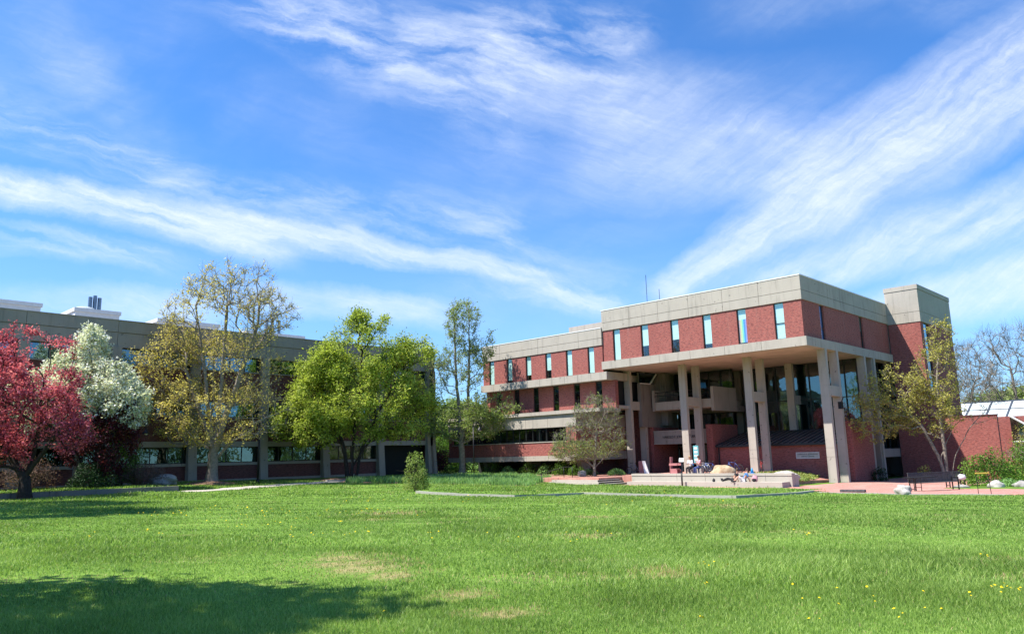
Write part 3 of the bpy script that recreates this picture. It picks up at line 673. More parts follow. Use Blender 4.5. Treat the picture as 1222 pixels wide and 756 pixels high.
for (z0, z1) in ((.11, 1.335), (3.67, 4.895), (7.37, 8.545)):
    for i, (a, b) in enumerate(bays):
        if z0 < 1 and a > 43: continue
        c = (a+b)/2; w = b-a-.66; mull = [('v', c-w/2+w*k/4) for k in (1, 2, 3)]
        if z0 < 1: slot_window(LB, 'x', YL+.1, c, w, z0, z1, rnd.choice([.8, .95, .6, .9]), 'blind_grey', 'glass_green', .14, mull)
        else: slot_window(LB, 'x', YL+.1, c, w, z0, z1, rnd.choice([0, .3, .2]), 'blind_grey', 'glass_blue', .14, mull)
for c in cx+[49.55]:
    mb = MB(); w = .33
    mb.box(c-w, c+w, YL-.32, YL+.09, 1.3, 8.6)
    mb.hexa([(c-w, YL-.62, -1.9), (c+w, YL-.62, -1.9), (c+w, YL+.09, -1.9), (c-w, YL+.09, -1.9), (c-w, YL-.32, 1.3), (c+w, YL-.32, 1.3), (c+w, YL+.09, 1.3), (c-w, YL+.09, 1.3)])
    mb.build('column', 'concrete_grey', LB)
for (a, b, z, dm) in ((2.0, 16.4, 12.45, [(9.8,), (12.6,)]), (18.8, 22.1, 12.45, [(19.9,)]), (25.2, 30.5, 12.3, []), (33.2, 39.1, 12.05, [])):
    mb = MB(); mb.box(a, b, 66, 70, 10.2, z-.3); mb.box(a-.1, b+.1, 65.9, 70.1, z-.297, z); ph = mb.build('roof_box', 'white_panel', LB)
    for d in dm:
        q = MB(); q.blob((d[0], 67.5, z), (.95, .95, .42), 3, .02, 0, 14, 8); q.build('dome', 'glass_roof', ph, True)
for cc, zz in (((20.25, 20.6, 20.95), 13.7), ((35.9, 36.5, 37.2), 13.6)):
    for k, x in enumerate(cc):
        q = MB(); q.tube([(x, 67.4, 11.9), (x, 67.4, zz+(.15 if k == 1 else 0))], .15, 10); q.build('flue_pipe', 'steel', LB)
# ------------------------------------------------------------------ garden wall and greenhouse at the right
mb = MB(); mb.box(74.0, 74.4, 15.8, 23.55, -3.1, 2.42); gw_ = mb.build('brick_garden_wall', 'brick'); ORG[gw_.name] = (0, 0, 0)
tag(gw_, 'tall free-standing red brick wall behind the pale multi-stemmed tree', 'wall')
mb = MB(); mb.box(73.95, 74.45, 15.75, 23.55, 2.42, 2.50); mb.build('coping', 'brick_dark', gw_)
GH = thing('greenhouse', 'glass roofed greenhouse with white frames behind the brick garden wall', 'greenhouse', (80, 10, -2.6))
mb = MB(); mb.hexa([(96, -12, 2.75), (100, -12, 4.65), (100, 25.8, 4.65), (96, 25.8, 2.75), (96, -12, 2.82), (100, -12, 4.72), (100, 25.8, 4.72), (96, 25.8, 2.82)]); gr = mb.build('glass_panels', 'glass_roof', GH)
mb = MB()
for k in range(19): y = 25.6-k*2; mb.tube([(96, y, 2.88), (100, y, 4.78)], .09, 4)
mb.tube([(96, -12, 2.85), (96, 25.8, 2.85)], .08, 4); mb.tube([(100, -12, 4.78), (100, 25.8, 4.78)], .1, 4); mb.tube([(98, -12, 3.83), (98, 25.8, 3.83)], .04, 4); mb.build('roof_frame', 'steel', gr)
mb = MB(); mb.box(80.2, 80.5, 4, 20.6, -3, 2.45); mb.box(96.3, 96.6, -12, 25.6, -3, 2.7); mb.box(80.5, 96.3, 20.2, 20.6, -3, 2.45); mb.build('wall', 'brick', GH)
mb = MB(); mb.v = [(77.6, 15.6, .2), (77.6, 12.6, .2), (77.6, 15.6, 2.35), (80.1, 15.6, .2), (80.1, 12.6, .2), (80.1, 15.6, 2.35)]; mb.f = [(0, 1, 2), (3, 5, 4), (0, 3, 4, 1), (1, 4, 5, 2), (0, 2, 5, 3)]; lt = mb.build('lean_to', 'glass_green', GH)
mb = MB(); mb.tube([(77.55, 15.6, 2.4), (77.55, 12.5, .2)], .08, 5); mb.tube([(77.55, 15.6, .2), (77.55, 12.5, .2)], .06, 5); mb.tube([(77.55, 12.5, .2), (77.55, 12.5, 3.9)], .09, 6)
mb.build('lean_to_frame', 'white_panel', lt)
mb = MB(); mb.box(77.7, 80.1, 12.5, 15.7, -3, .15); mb.box(77.7, 78, -5, 12.45, -3, .3); mb.build('low_wall', 'brick_dark', GH)
# ------------------------------------------------------------------ retaining wall, stairs, curbs
RW = thing('retaining_wall', 'long low concrete retaining wall in front of the entrance plaza', 'wall', (51, 30, -2.4))
mb = MB(); js = [36.45, 34.6, 32.3, 29.9, 27.4, 25.2, 23.3][::-1]
for a, b in zip(js[:-1], js[1:]): mb.box(51.0, 51.45, a+.012, b-.012, -2.75, -1.72); mb.box(50.96, 51.49, a+.008, b-.008, -1.718, -1.56)
mb.build('wall', 'concrete_step', RW)
mb = MB(); mb.box(49.85, 50.995, 23.5, 36.1, -2.8, -2.12); mb.build('seat_step', 'concrete_step', RW)
mb = MB(); mb.box(51.46, 52.0, 23.3, 23.75, -2.75, -1.66); mb.build('end_post', 'concrete_step', RW)
ST = thing('stairs', 'wide pale concrete steps rising to the brick plaza left of the low wall', 'stairs', (47.5, 39.5, -2.4))
mb = MB(); md = MB()
for k in range(4):
    o_ = .36*k; z1 = -2.36+.14*k+.0; mb.box(47.0+o_, 47.0+o_+.358 if k < 3 else 48.44, 36.5+o_, 42.3, -3, z1)
    mb.box(47.0+o_+.36, 50.98, 36.5+o_, 36.5+o_+.358 if k < 3 else 37.74, -3, z1-.003)
    md.box(47.02+o_, 50.975, 36.5+o_-.02, 36.5+o_-.002, z1-.135, z1-.045)  # black strips paint the shade of the risers turned away from the sun
mb.build('tread', 'concrete_step', ST); md.build('painted_riser_shade', 'black_metal', ST)
CB = 'stone curbs edging the small upper lawn'
def curb(p, q, lab, mt='curb_stone', h=.125, w=.20):
    n = max(2, int(math.hypot(q[0]-p[0], q[1]-p[1])/1.5)); o = thing('curb', lab, 'curb', (p[0], p[1], gzf(*p)), CB); mb = MB()
    dx, dy = q[0]-p[0], q[1]-p[1]; L = math.hypot(dx, dy); nx, ny = -dy/L*w/2, dx/L*w/2
    for k in range(n):
        a = (p[0]+dx*k/n, p[1]+dy*k/n); b = (p[0]+dx*(k+1)/n-dx/L*.012, p[1]+dy*(k+1)/n-dy/L*.012); za, zb = gzf(*a), gzf(*b)
        mb.hexa([(a[0]-nx, a[1]-ny, za-.3), (b[0]-nx, b[1]-ny, zb-.3), (b[0]+nx, b[1]+ny, zb-.3), (a[0]+nx, a[1]+ny, za-.3), (a[0]-nx, a[1]-ny, za+h), (b[0]-nx, b[1]-ny, zb+h), (b[0]+nx, b[1]+ny, zb+h), (a[0]+nx, a[1]+ny, za+h)])
    mb.build('curb_stones', mt, o)
curb((28.5, 35.4), (28.5, 27.72), 'pale sunlit curb of the small upper lawn nearest the tall round bush')
curb((28.39, 27.6), (35.0-1.12, 27.6), 'shaded dark curb of the small upper lawn in front of the wide stairs')
curb((34.0, 27.72), (34.0, 18.52), 'pale sunlit curb of the small upper lawn in front of the low wall')
curb((33.89, 18.4), (42.7, 18.4), 'shaded dark curb of the small upper lawn beside the brick walk')
curb((42.7, 18.25), (42.7, 9.0), 'thin pale curb between the big lawn and the brick walk', h=.05)
VW = thing('verge_wall', 'low dark stone edging wall behind the red blossoming tree', 'wall', (12, 48.8, -1.6))
mb = MB()
for k in range(12): mb.box(-8+k*2.37, -8+(k+1)*2.37-.015, 48.72, 49.02, -2, -1.27)
mb.build('wall', 'concrete_stained', VW)
BC = thing('bed_curb', 'long thin pale curb behind the iris bed', 'curb', (44, 51.5, -1.7)); mb = MB()
bp = [(33.2, 52.1), (38, 51.8), (44, 51.5), (50, 51.3), (54.0, 51.0)]
for a, b in zip(bp[:-1], bp[1:]):
    za, zb = gzf(*a)+.13, gzf(*b)+.13; mb.hexa([(a[0], a[1], za-.5), (b[0], b[1], zb-.5), (b[0], b[1]+.3, zb-.5), (a[0], a[1]+.3, za-.5), (a[0], a[1], za), (b[0], b[1], zb), (b[0], b[1]+.3, zb), (a[0], a[1]+.3, za)])
mb.build('curb_stones', 'curb_stone', BC)
# ------------------------------------------------------------------ trees
def loc2w(la, de): return EL*la+ED*de
def vnoise(P, seed, f):
    r = np.random.default_rng(seed); s = np.zeros(len(P))
    for _ in range(6):
        k = r.normal(size=3)*f; s += np.sin(P@k+r.uniform(0, 6.28))
    return s/6
def gen_tree(seed, lobes, ntips, stems, base_r, tip_r=.012, bf=.35, pen=1.2, up=.35, gap=-.25, ymax=None, wob=.12, noisef=1.1, shell=.55):
    """skeleton: stems = polylines in (side, depth, height) local metres; lobes = (side, depth, height, r_side, r_depth, r_height, weight)"""
    r = np.random.default_rng(seed); W_ = np.array([l[6] for l in lobes], float); W_ /= W_.sum(); T = []
    def tow(P): P = np.asarray(P, float); return P[:, :1]*EL+P[:, 1:2]*ED+P[:, 2:3]*np.array([0, 0, 1.])
    tries = 0
    while len(T) < ntips and tries < ntips*40:
        tries += 1; l = lobes[r.choice(len(lobes), p=W_)]; d = r.normal(size=3); d /= np.linalg.norm(d); q = r.uniform()**(1/3*(1-shell)+.0001)
        p = np.array([l[0]+d[0]*l[3]*q, l[1]+d[1]*l[4]*q, l[2]+d[2]*l[5]*q]); w = tow([p])[0]
        if vnoise(w[None], seed+7, noisef)[0] < gap: continue
        if ymax is not None and w[1] > ymax: continue
        T.append(w)
    T = np.array(T); P = []; par = []; plen = []; dirs = []
    for st in stems:
        S = tow(st); acc = None; first = True; prev = -1
        if len(P):
            j = int(np.argmin(np.linalg.norm(np.array(P)-S[0], axis=1))); prev = j if np.linalg.norm(P[j]-S[0]) < .8 else -1
        if prev < 0: P.append(S[0]); par.append(-1); plen.append(0.); dirs.append(np.array([0, 0, 1.])); prev = len(P)-1
        for a, b in zip(S[:-1], S[1:]):
            n = max(1, int(np.linalg.norm(b-a)/.45))
            for k in range(1, n+1):
                q = a+(b-a)*k/n+r.normal(size=3)*.02; P.append(q); par.append(prev); d = q-P[prev]; plen.append(plen[prev]+np.linalg.norm(d)); dirs.append(d/max(1e-6, np.linalg.norm(d))); prev = len(P)-1
    nstem = len(P); base = np.array(P); dd = np.array([np.min(np.linalg.norm(base-t, axis=1)) for t in T]); order = np.argsort(dd)
    cap = nstem+ntips*14; PA = np.zeros((cap, 3)); PL = np.zeros(cap); DR = np.zeros((cap, 3)); PR = np.full(cap, -1, int); n = nstem
    PA[:n] = base; PL[:n] = plen; DR[:n] = dirs; PR[:n] = par
    # lowest part of the trunk carries no branches
    ok = np.ones(cap, bool); zmin = min(l[2]-l[5] for l in lobes); ok[:n] = base[:, 2] > max(.35, zmin*.55)
    tips = []
    for t in T[order]:
        v = t-PA[:n]; d = np.linalg.norm(v, axis=1)+1e-6; cosb = np.sum(v*DR[:n], axis=1)/d
        c = d*(1+.35*np.maximum(0, .2-cosb))+bf*PL[:n]+pen*np.maximum(0, -v[:, 2]+.1*d); c[~ok[:n]] = 1e9
        j = int(np.argmin(c)); L = d[j]; m_ = max(1, min(12, int(L/.5))); p0 = PA[j]; dr = DR[j]*.5+v[j]/L*.6+np.array([0, 0, up]); dr /= np.linalg.norm(dr); ctrl = p0+dr*L*.45; prev = j
        for k in range(1, m_+1):
            s_ = k/m_; q = (1-s_)**2*p0+2*s_*(1-s_)*ctrl+s_*s_*t
            if k < m_: q = q+r.normal(size=3)*wob*min(1, L/3)
            if n >= cap: break
            PA[n] = q; dv = q-PA[prev]; l_ = np.linalg.norm(dv)+1e-6; PL[n] = PL[prev]+l_; DR[n] = dv/l_; PR[n] = prev; prev = n; n += 1
        tips.append(prev)
    PA = PA[:n]; PR = PR[:n]; DR = DR[:n]; cnt = np.zeros(n); cnt[tips] += 1
    for i in range(n-1, -1, -1):
        if PR[i] >= 0: cnt[PR[i]] += cnt[i]
    cnt = np.maximum(cnt, 1); e = math.log(base_r/tip_r)/math.log(max(cnt.max(), 2)); R_ = tip_r*cnt**e
    return PA, PR, R_, np.array(tips), DR
def skeleton_mesh(name, PA, PR, R_, mt, parent, flare=1.5, minr=0.):
    ch = {}
    for i, p in enumerate(PR):
        if p >= 0: ch.setdefault(int(p), []).append(i)
    main = {p: max(c, key=lambda i: R_[i]) for p, c in ch.items()}; heads = [i for i in range(len(PR)) if PR[i] < 0 or main[int(PR[i])] != i]
    tri = []; V = []; F = []; nv = 0
    for h in heads:
        c = [h]; 
        while c[-1] in main: c.append(main[c[-1]])
        rad = [R_[i] for i in c]
        if PR[h] >= 0: c = [int(PR[h])]+c; rad = [rad[0]]+rad
        else: rad[0] *= flare; 
        if PR[h] < 0 and len(rad) > 2: rad[1] *= 1+(flare-1)*.35
        if len(c) < 2: continue
        rad = np.maximum(rad, minr); k = 3 if rad[0] < .03 else (5 if rad[0] < .10 else 9); pts = PA[c]; 
        t = np.gradient(pts, axis=0); t /= np.linalg.norm(t, axis=1)[:, None]+1e-9
        a = np.cross(t, [.31, .87, .38]); a /= np.linalg.norm(a, axis=1)[:, None]+1e-9; b = np.cross(t, a); th = np.arange(k)*2*math.pi/k
        ringv = pts[:, None]+(a[:, None]*np.cos(th)[None, :, None]+b[:, None]*np.sin(th)[None, :, None])*rad[:, None, None]
        V.append(ringv.reshape(-1, 3)); m_ = len(c); I = nv+np.arange(m_-1)[:, None]*k+np.arange(k)[None]; J = nv+np.arange(m_-1)[:, None]*k+(np.arange(k)[None]+1) % k
        F.append(np.stack([I, J, J+k, I+k], -1).reshape(-1, 4)); nv += m_*k
    return fast_mesh(name, np.concatenate(V), np.concatenate(F), mt, parent, smooth=True)
def leaves(name, C, size, mt, parent, seed, updir=.4, aspect=.6, var=.5):
    r = np.random.default_rng(seed); n = len(C); nrm = r.normal(size=(n, 3)); nrm[:, 2] += updir*2; nrm /= np.linalg.norm(nrm, axis=1)[:, None]
    a = np.cross(nrm, r.normal(size=(n, 3))); a /= np.linalg.norm(a, axis=1)[:, None]; b = np.cross(nrm, a); s = size*(1+var*(r.uniform(size=n)-.5)*2)[:, None]
    V = np.stack([C-a*s, C-b*s*aspect+nrm*s*.15, C+a*s, C+b*s*aspect+nrm*s*.15], 1).reshape(-1, 3); F = np.arange(4*n).reshape(-1, 4)
    return fast_mesh(name, V, F, mt, parent, r.uniform(size=n))
def twigs_and_leaves(T, seed, ntw, tl, per, spread, droop=0.):
    PA, PR, R_, tips, DR = T; r = np.random.default_rng(seed); cand = np.nonzero(R_ < np.sort(R_)[int(len(R_)*.72)])[0]; cand = cand if len(cand) else tips
    base = np.concatenate([np.repeat(tips, ntw), r.choice(cand, size=len(tips)*max(1, ntw//2))]); d = DR[base]*.8+r.normal(size=(len(base), 3))*.75; d[:, 2] += .35-droop; d /= np.linalg.norm(d, axis=1)[:, None]
    L = tl*r.uniform(.5, 1.3, len(base))[:, None]; A = PA[base]; B_ = A+d*L; s = r.uniform(.15, 1.05, (len(base), per))[:, :, None]
    C = A[:, None]+(B_-A)[:, None]*s+r.normal(size=(len(base), per, 3))*spread; return A, B_, C.reshape(-1, 3)
def twig_mesh(name, A, B_, rad, mt, parent):
    n = len(A); t = B_-A; a = np.cross(t, [.3, .8, .5]); a /= np.linalg.norm(a, axis=1)[:, None]+1e-9; b = np.cross(t, a); b /= np.linalg.norm(b, axis=1)[:, None]+1e-9
    V = np.stack([A+a*rad, A-a*rad*.5+b*rad*.87, A-a*rad*.5-b*rad*.87, B_+a*rad*.4, B_-a*rad*.2+b*rad*.35, B_-a*rad*.2-b*rad*.35], 1).reshape(-1, 3)
    o = np.arange(n)[:, None, None]*6; F = (o+np.array([[0, 1, 4, 3], [1, 2, 5, 4], [2, 0, 3, 5]])[None]).reshape(-1, 4)
    return fast_mesh(name, V, F, mt, parent)
def tree(name, label, cat, xy, z, seed, lobes, ntips, stems, base_r, leaf, lsize, per, bark='bark', ntw=3, tl=.6, spread=.12, twr=.011, group=None, keep=None, droop=0., flare=1.5, thin=None, **kw):
    o = thing(name, label, cat, (xy[0], xy[1], z), group)
    if 'ymax' in kw: kw['ymax'] = kw['ymax']-xy[1]
    T = gen_tree(seed, lobes, ntips, stems, base_r, **kw)
    tk = skeleton_mesh('trunk', T[0], T[1], T[2], bark, o, flare)
    A, B_, C = twigs_and_leaves(T, seed+1, ntw, tl, per, spread, droop)
    if ntw: twig_mesh('twigs', A, B_, twr, bark, tk)
    if per:
        if keep is not None:
            k = np.random.default_rng(seed).uniform(size=len(C)) < keep(C@EL, C@ED, C[:, 2]); C = C[k]
        if 'ymax' in kw: C = C[C[:, 1] < kw['ymax']+.2]
        leaves('crown', C, lsize, leaf, o, seed+2)
    return o
def Zs(x, y): return float(surf(np.array(x, float), np.array(y, float)))
# red blossoming crab apple at the left edge
tree('crabapple_tree', 'red blossoming tree with a dark forked trunk at the left edge of the lawn', 'tree', (12.0, 48.2), gzf(12, 48.2)-.1, 11,
     [(-.7, 0, 5.4, 3.0, 2.8, 3.5, 5), (-3.6, .3, 5.2, 2.8, 2.6, 3.4, 2.4), (1.5, -.3, 3.3, 1.8, 1.6, 1.3, 1.4), (-2., -.6, 2.6, 2.3, 1.6, .9, .8), (1.2, 0, 7.6, 1.0, .9, 1.1, .4), (-.8, 0, 8.4, 1.3, 1.2, .9, .4)], 480,
     [[(0, 0, 0), (-.05, 0, .7), (-.1, 0, 1.15)], [(-.1, 0, 1.15), (-.7, .1, 1.9), (-1.6, .2, 3.0), (-2.2, 0, 4.6)], [(-.1, 0, 1.15), (.4, -.1, 1.9), (1.0, -.2, 2.7), (1.7, -.3, 3.6)], [(-.1, 0, 1.15), (.15, .3, 2.5), (.3, .2, 4.5), (.5, 0, 6.5)]],
     .27, 'leaf_red', .066, 17, 'bark_dark', 3, .55, .13, gap=-.08, bf=.3, noisef=1.2, wob=.08)
# white flowering tree behind it
tree('white_blossom_tree', 'white flowering tree beside the red blossoming one', 'tree', (16.4, 55.0), gzf(16.4, 55.0), 23,
     [(.2, 0, 6.0, 3.4, 2.2, 2.6, 4), (-.2, 0, 8.7, 1.5, 1.2, 1.9, 1.3), (2.8, -.4, 5.2, 1.6, 1.4, 1.6, 1.1), (-2.2, -.4, 5.8, 1.9, 1.6, 2.2, 1.2)], 640,
     [[(0, 0, 0), (0, 0, 1.6), (.2, 0, 4.2), (.4, 0, 7.5)]], .17, 'petal_white', .085, 15, 'bark_grey', 3, .5, .14, gap=-.34, ymax=58.7)
tree('plum_tree', 'small dark purple-leaved tree between the white blossom tree and the yellow maple', 'tree', (17.0, 53.6), Zs(17.0, 53.6), 31,
     [(.4, 0, 2.7, 2.2, 1.7, 2.2, 4), (.8, 0, 4.5, 1.5, 1.1, 1.2, 1.4)], 230, [[(0, 0, 0), (.1, 0, 1), (.3, 0, 3.2)], [(0, 0, .1), (.8, 0, 1.6)], [(0, 0, .1), (-.8, 0, 1.6)]], .10, 'leaf_darkred', .07, 16, 'bark_dark', 3, .45, .14, gap=-.5)
# maple with yellow spring leaves, thin towards the top
def keepY(a, b, z): return np.clip(.66-.028*z-.16*(a > 1.0)-.22*(a > 3.2)*(z < 8), .10, 1)
tree('yellow_maple', 'tall maple with sparse yellow spring leaves and many upright grey branches', 'tree', (25.4, 55.0), gzf(25.4, 55.0)-.05, 41,
     [(-.3, -.3, 5.0, 6.0, 3.0, 2.3, 4), (-.6, -.2, 8.2, 5.6, 3.1, 2.8, 4), (.2, 0, 12.0, 4.6, 3.0, 2.9, 3.6), (.9, 0, 14.6, 3.2, 2.3, 2.0, 2.), (3.8, 0, 12.4, 1.9, 1.8, 1.7, 1.), (-3.4, -.5, 10., 2.3, 2., 2.2, 1)], 1050,
     [[(0, 0, 0), (0, 0, 1.2), (.1, 0, 2.6)], [(.1, 0, 2.6), (-.4, 0, 5.0), (-.9, 0, 8.5), (-1.6, 0, 12.2)], [(.1, 0, 2.6), (.3, .1, 5.5), (.5, 0, 9.5), (.6, 0, 14)], [(.1, 0, 2.0), (.8, -.1, 4.6), (1.8, 0, 8.0), (3.0, 0, 11.8)], [(.1, 0, 1.7), (1.3, -.2, 2.9), (3.0, -.3, 3.9)], [(.0, 0, 2.6), (-.9, -.2, 5), (-2.2, -.3, 8.5)]],
     .36, 'leaf_yellow', .068, 12, 'bark_grey', 4, .70, .12, twr=.011, keep=keepY, up=.75, pen=1.8, bf=.42, gap=-.08, tip_r=.013, wob=.045, ymax=58.8, flare=1.6, noisef=.9)
# green maple, several stems
def keepG(a, b, z): return np.clip(.9-.25*(z > 10.5)-.15*(a < -4.5), .3, 1)
tree('green_maple', 'broad maple with fresh yellow-green leaves and clustered stems in front of the long grey building', 'tree', (36.4, 53.6), gzf(36.4, 53.6)-.05, 53,
     [(.6, 0, 6.4, 5.9, 3.6, 3.4, 5), (-2.8, -.2, 4.6, 3.7, 2.8, 1.9, 2.2), (4.0, 0, 5.6, 3.2, 3.0, 3.0, 2.4), (1.2, 0, 9.8, 4.0, 2.9, 2.8, 3.2), (5.3, 0, 9.3, 1.9, 1.8, 2.0, 1.), (3.2, 0, 12.4, 1.1, 1.1, .9, .4), (-2.2, 0, 8.6, 2.4, 2.2, 2.0, 1.1), (.5, 0, 12.8, 1.0, 1, .8, .3)], 1000,
     [[(0, 0, 0), (.05, 0, 1.5), (.2, 0, 5), (.8, 0, 10.5)], [(-.35, 0, 0), (-.5, 0, 2), (-1.4, 0, 5), (-2.6, 0, 8)], [(.35, .1, 0), (.7, 0, 2.2), (2.2, 0, 5.6), (4.2, 0, 8.6)], [(.1, 0, 1.2), (1.4, -.3, 3.0), (3.4, -.4, 4.8)]],
     .22, 'leaf_green', .084, 15, 'bark_dark', 4, .70, .17, keep=keepG, gap=-.10, bf=.3, wob=.07, ymax=58.7, noisef=1.25)
# tall nearly bare tree between the two buildings
def keepB(a, b, z): return np.where(z < 6.2, .95, .42)+.1*(a > 0)
tree('tall_thin_tree', 'tall slender tree with bare upper branches between the two buildings', 'tree', (51.2, 56.6), gzf(51.2, 56.6)-.05, 67,
     [(0.2, 0, 5.0, 4.0, 2.8, 1.9, 2.6), (2.8, -.6, 6.6, 3.0, 2.0, 1.6, 1.1), (.3, 0, 10.2, 2.5, 1.8, 3.0, 2.6), (.4, 0, 14.8, 1.8, 1.4, 2.5, 2.2), (-2.2, 0, 9.6, 1.4, 1.2, 1.8, .6), (2.0, 0, 12.6, 1.3, 1.2, 1.8, .7)], 620,
     [[(0, 0, 0), (0, 0, 1.8), (-.1, 0, 4.8), (-.5, 0, 9.5), (-.6, 0, 15.6)], [(-.05, 0, 3.2), (.5, 0, 5.2), (.8, 0, 9.6), (.9, 0, 16.0)]], .30, 'leaf_palegreen', .075, 10, 'bark_pale', 4, .6, .14, keep=keepB, up=.7, pen=1.6, twr=.012, bf=.4, gap=-.3, wob=.05)
# small spreading tree before the entrance
tree('small_spreading_tree', 'small wide-spreading tree with thin new leaves beside the leftmost column pair', 'tree', (52.4, 41.3), -1.98, 71,
     [(-.2, 0, 3.1, 3.2, 2.6, 1.6, 3), (.4, 0, 5.3, 2.0, 1.7, 1.7, 2.0), (-1.9, -.3, 2.3, 2.0, 1.6, .9, 1)], 600,
     [[(0, 0, 0), (.05, 0, .9)], [(.05, 0, .9), (-.9, 0, 1.7), (-2.0, 0, 2.5)], [(.05, 0, .9), (.9, 0, 1.7), (1.9, 0, 2.6)], [(.05, 0, .9), (.2, .1, 2.2), (.4, 0, 4.2)]],
       .125, 'leaf_palegreen', .050, 11, 'bark_pale', 4, .5, .08, twr=.011, keep=lambda a, b, z: np.where(z < 3.2, .36, .12), up=.45, gap=-.45, bf=.2, tip_r=.010)
# pale multi-stemmed tree at the right
tree('multi_stem_tree', 'pale-barked tree with several leaning stems and yellowish leaves at the right', 'tree', (66.8, 18.2), -2.70, 83,
     [(-3.4, 0, 6.8, 2.7, 2.0, 2.2, 3), (-.8, .2, 5.2, 2.6, 1.9, 1.8, 2.6), (-5.2, -.3, 5.0, 1.9, 1.7, 1.9, 1.6), (.3, 0, 8.4, 1.7, 1.4, 2.6, 2.), (.8, 0, 11.2, 1.0, 1, 1.3, .7), (2.6, 0, 5.2, 1.8, 1.2, 1.2, .5)], 620,
     [[(0, 0, 0), (-.4, 0, 2.0), (-1.3, 0, 4.0), (-2.9, 0, 6.0)], [(.12, .1, 0), (.15, 0, 2.2), (.1, 0, 4.6), (.3, 0, 8.6)], [(.3, 0, 0), (.9, -.1, 2.0), (2.2, -.2, 4.0), (4.0, -.3, 5.8)], [(-.15, -.1, 0), (-.2, 0, 1.9), (.8, .1, 3.6), (1.4, 0, 5.6)]],
     .17, 'leaf_olive', .075, 13, 'bark_pale', 3, .5, .11, keep=lambda a, b, z: np.where(a > 1.6, .08, np.where(z > 8.2, .32, .48)), up=.5, pen=1.3, bf=.35, gap=-.3, wob=.06)
# trees in the distance
def far_tree(xy, h, w, seed, lab, leaf='leaf_far', per=3, kb=None, nt=300, ls=.17, bark='bark_grey', name='bare_tree'):
    tree(name, lab, 'tree', xy, -2.3, seed, [(0, 0, h*.62, w, w, h*.34, 3), (w*.3, 0, h*.8, w*.6, w*.6, h*.18, 1.2), (-w*.4, 0, h*.45, w*.6, w*.6, h*.2, 1)], nt,
         [[(0, 0, 0), (.2, 0, h*.3), (-.2, 0, h*.7)], [(.1, 0, h*.2), (w*.4, 0, h*.6)], [(.1, 0, h*.22), (-w*.4, 0, h*.55)]], .30, leaf, ls, per, bark, 6, 1.2, .25, twr=.014, bf=.4, wob=.08, keep=kb, up=.5, gap=-.4, tip_r=.016, group='trees beyond the greenhouse' if xy[0] > xy[1]*1.5 else 'trees seen between the two buildings')
far_tree((104, 20), 16.5, 6.2, 101, 'large leafless tree behind the greenhouse at the right edge', per=0, bark='bark_pale', nt=420)
far_tree((108, 27), 15.0, 5.0, 102, 'leafless tree rising just right of the brick stair tower', per=0, bark='bark_pale', nt=420)
far_tree((100, 13), 8.2, 4.2, 103, 'pale green budding tree low behind the greenhouse roof', 'leaf_palegreen', 9, ls=.15, name='budding_tree')
far_tree((122, 25), 9.5, 6, 104, 'hazy olive tree farthest behind the greenhouse', 'leaf_palegreen', 7, ls=.18, name='budding_tree')
far_tree((95, 11), 13.5, 4.8, 105, 'leafless tree partly cut off by the right edge of the photo', per=0, bark='bark_pale', nt=380)
far_tree((74, 84), 10, 5.2, 106, 'mid green tree behind the gap beside the long grey building', 'leaf_palegreen', 11, ls=.16, nt=340, name='leafy_tree')
far_tree((84, 80), 9.5, 5.0, 107, 'yellow-green tree behind the left end of the library', 'leaf_palegreen', 11, ls=.16, nt=340, name='leafy_tree')
far_tree((70, 70), 7.2, 4.2, 108, 'dense green tree nearest the gap between the buildings', 'leaf_shrub', 12, ls=.13, nt=300, name='leafy_tree')
far_tree((100, 96), 15, 7, 109, 'dark green tree far behind the gap between the buildings', 'leaf_evergreen', 9, ls=.22, name='dark_tree')
# trees out of the picture on the left whose shade falls on the lawn
def shade_tree(la, de, h, w, seed, lab):
    p = loc2w(la, de); tree('shade_tree', lab, 'tree', (p[0], p[1]), gzf(p[0], p[1]), seed, [(0, 0, h*.66, w, w*.9, h*.30, 3), (w*.3, 0, h*.8, w*.6, w*.6, h*.18, 1)], 240, [[(0, 0, 0), (0, 0, h*.4), (.2, 0, h*.75)]], .25, 'leaf_green', .15, 9, 'bark', 3, .8, .25, group='trees shading the lawn from the left', gap=-.5)
shade_tree(-11.0, 7.3, 10.8, 3.3, 201, 'leafy tree beyond the left edge shading the nearest grass')
shade_tree(-14.6, 2.5, 12.0, 4.2, 202, 'leafy tree beyond the left edge behind the viewer')
shade_tree(-26.6, 27.0, 17.0, 4.3, 203, 'leafy tree beyond the left edge midway to the red tree')
shade_tree(-30.6, 33, 17.0, 4.6, 204, 'leafy tree beyond the left edge nearest the red tree')
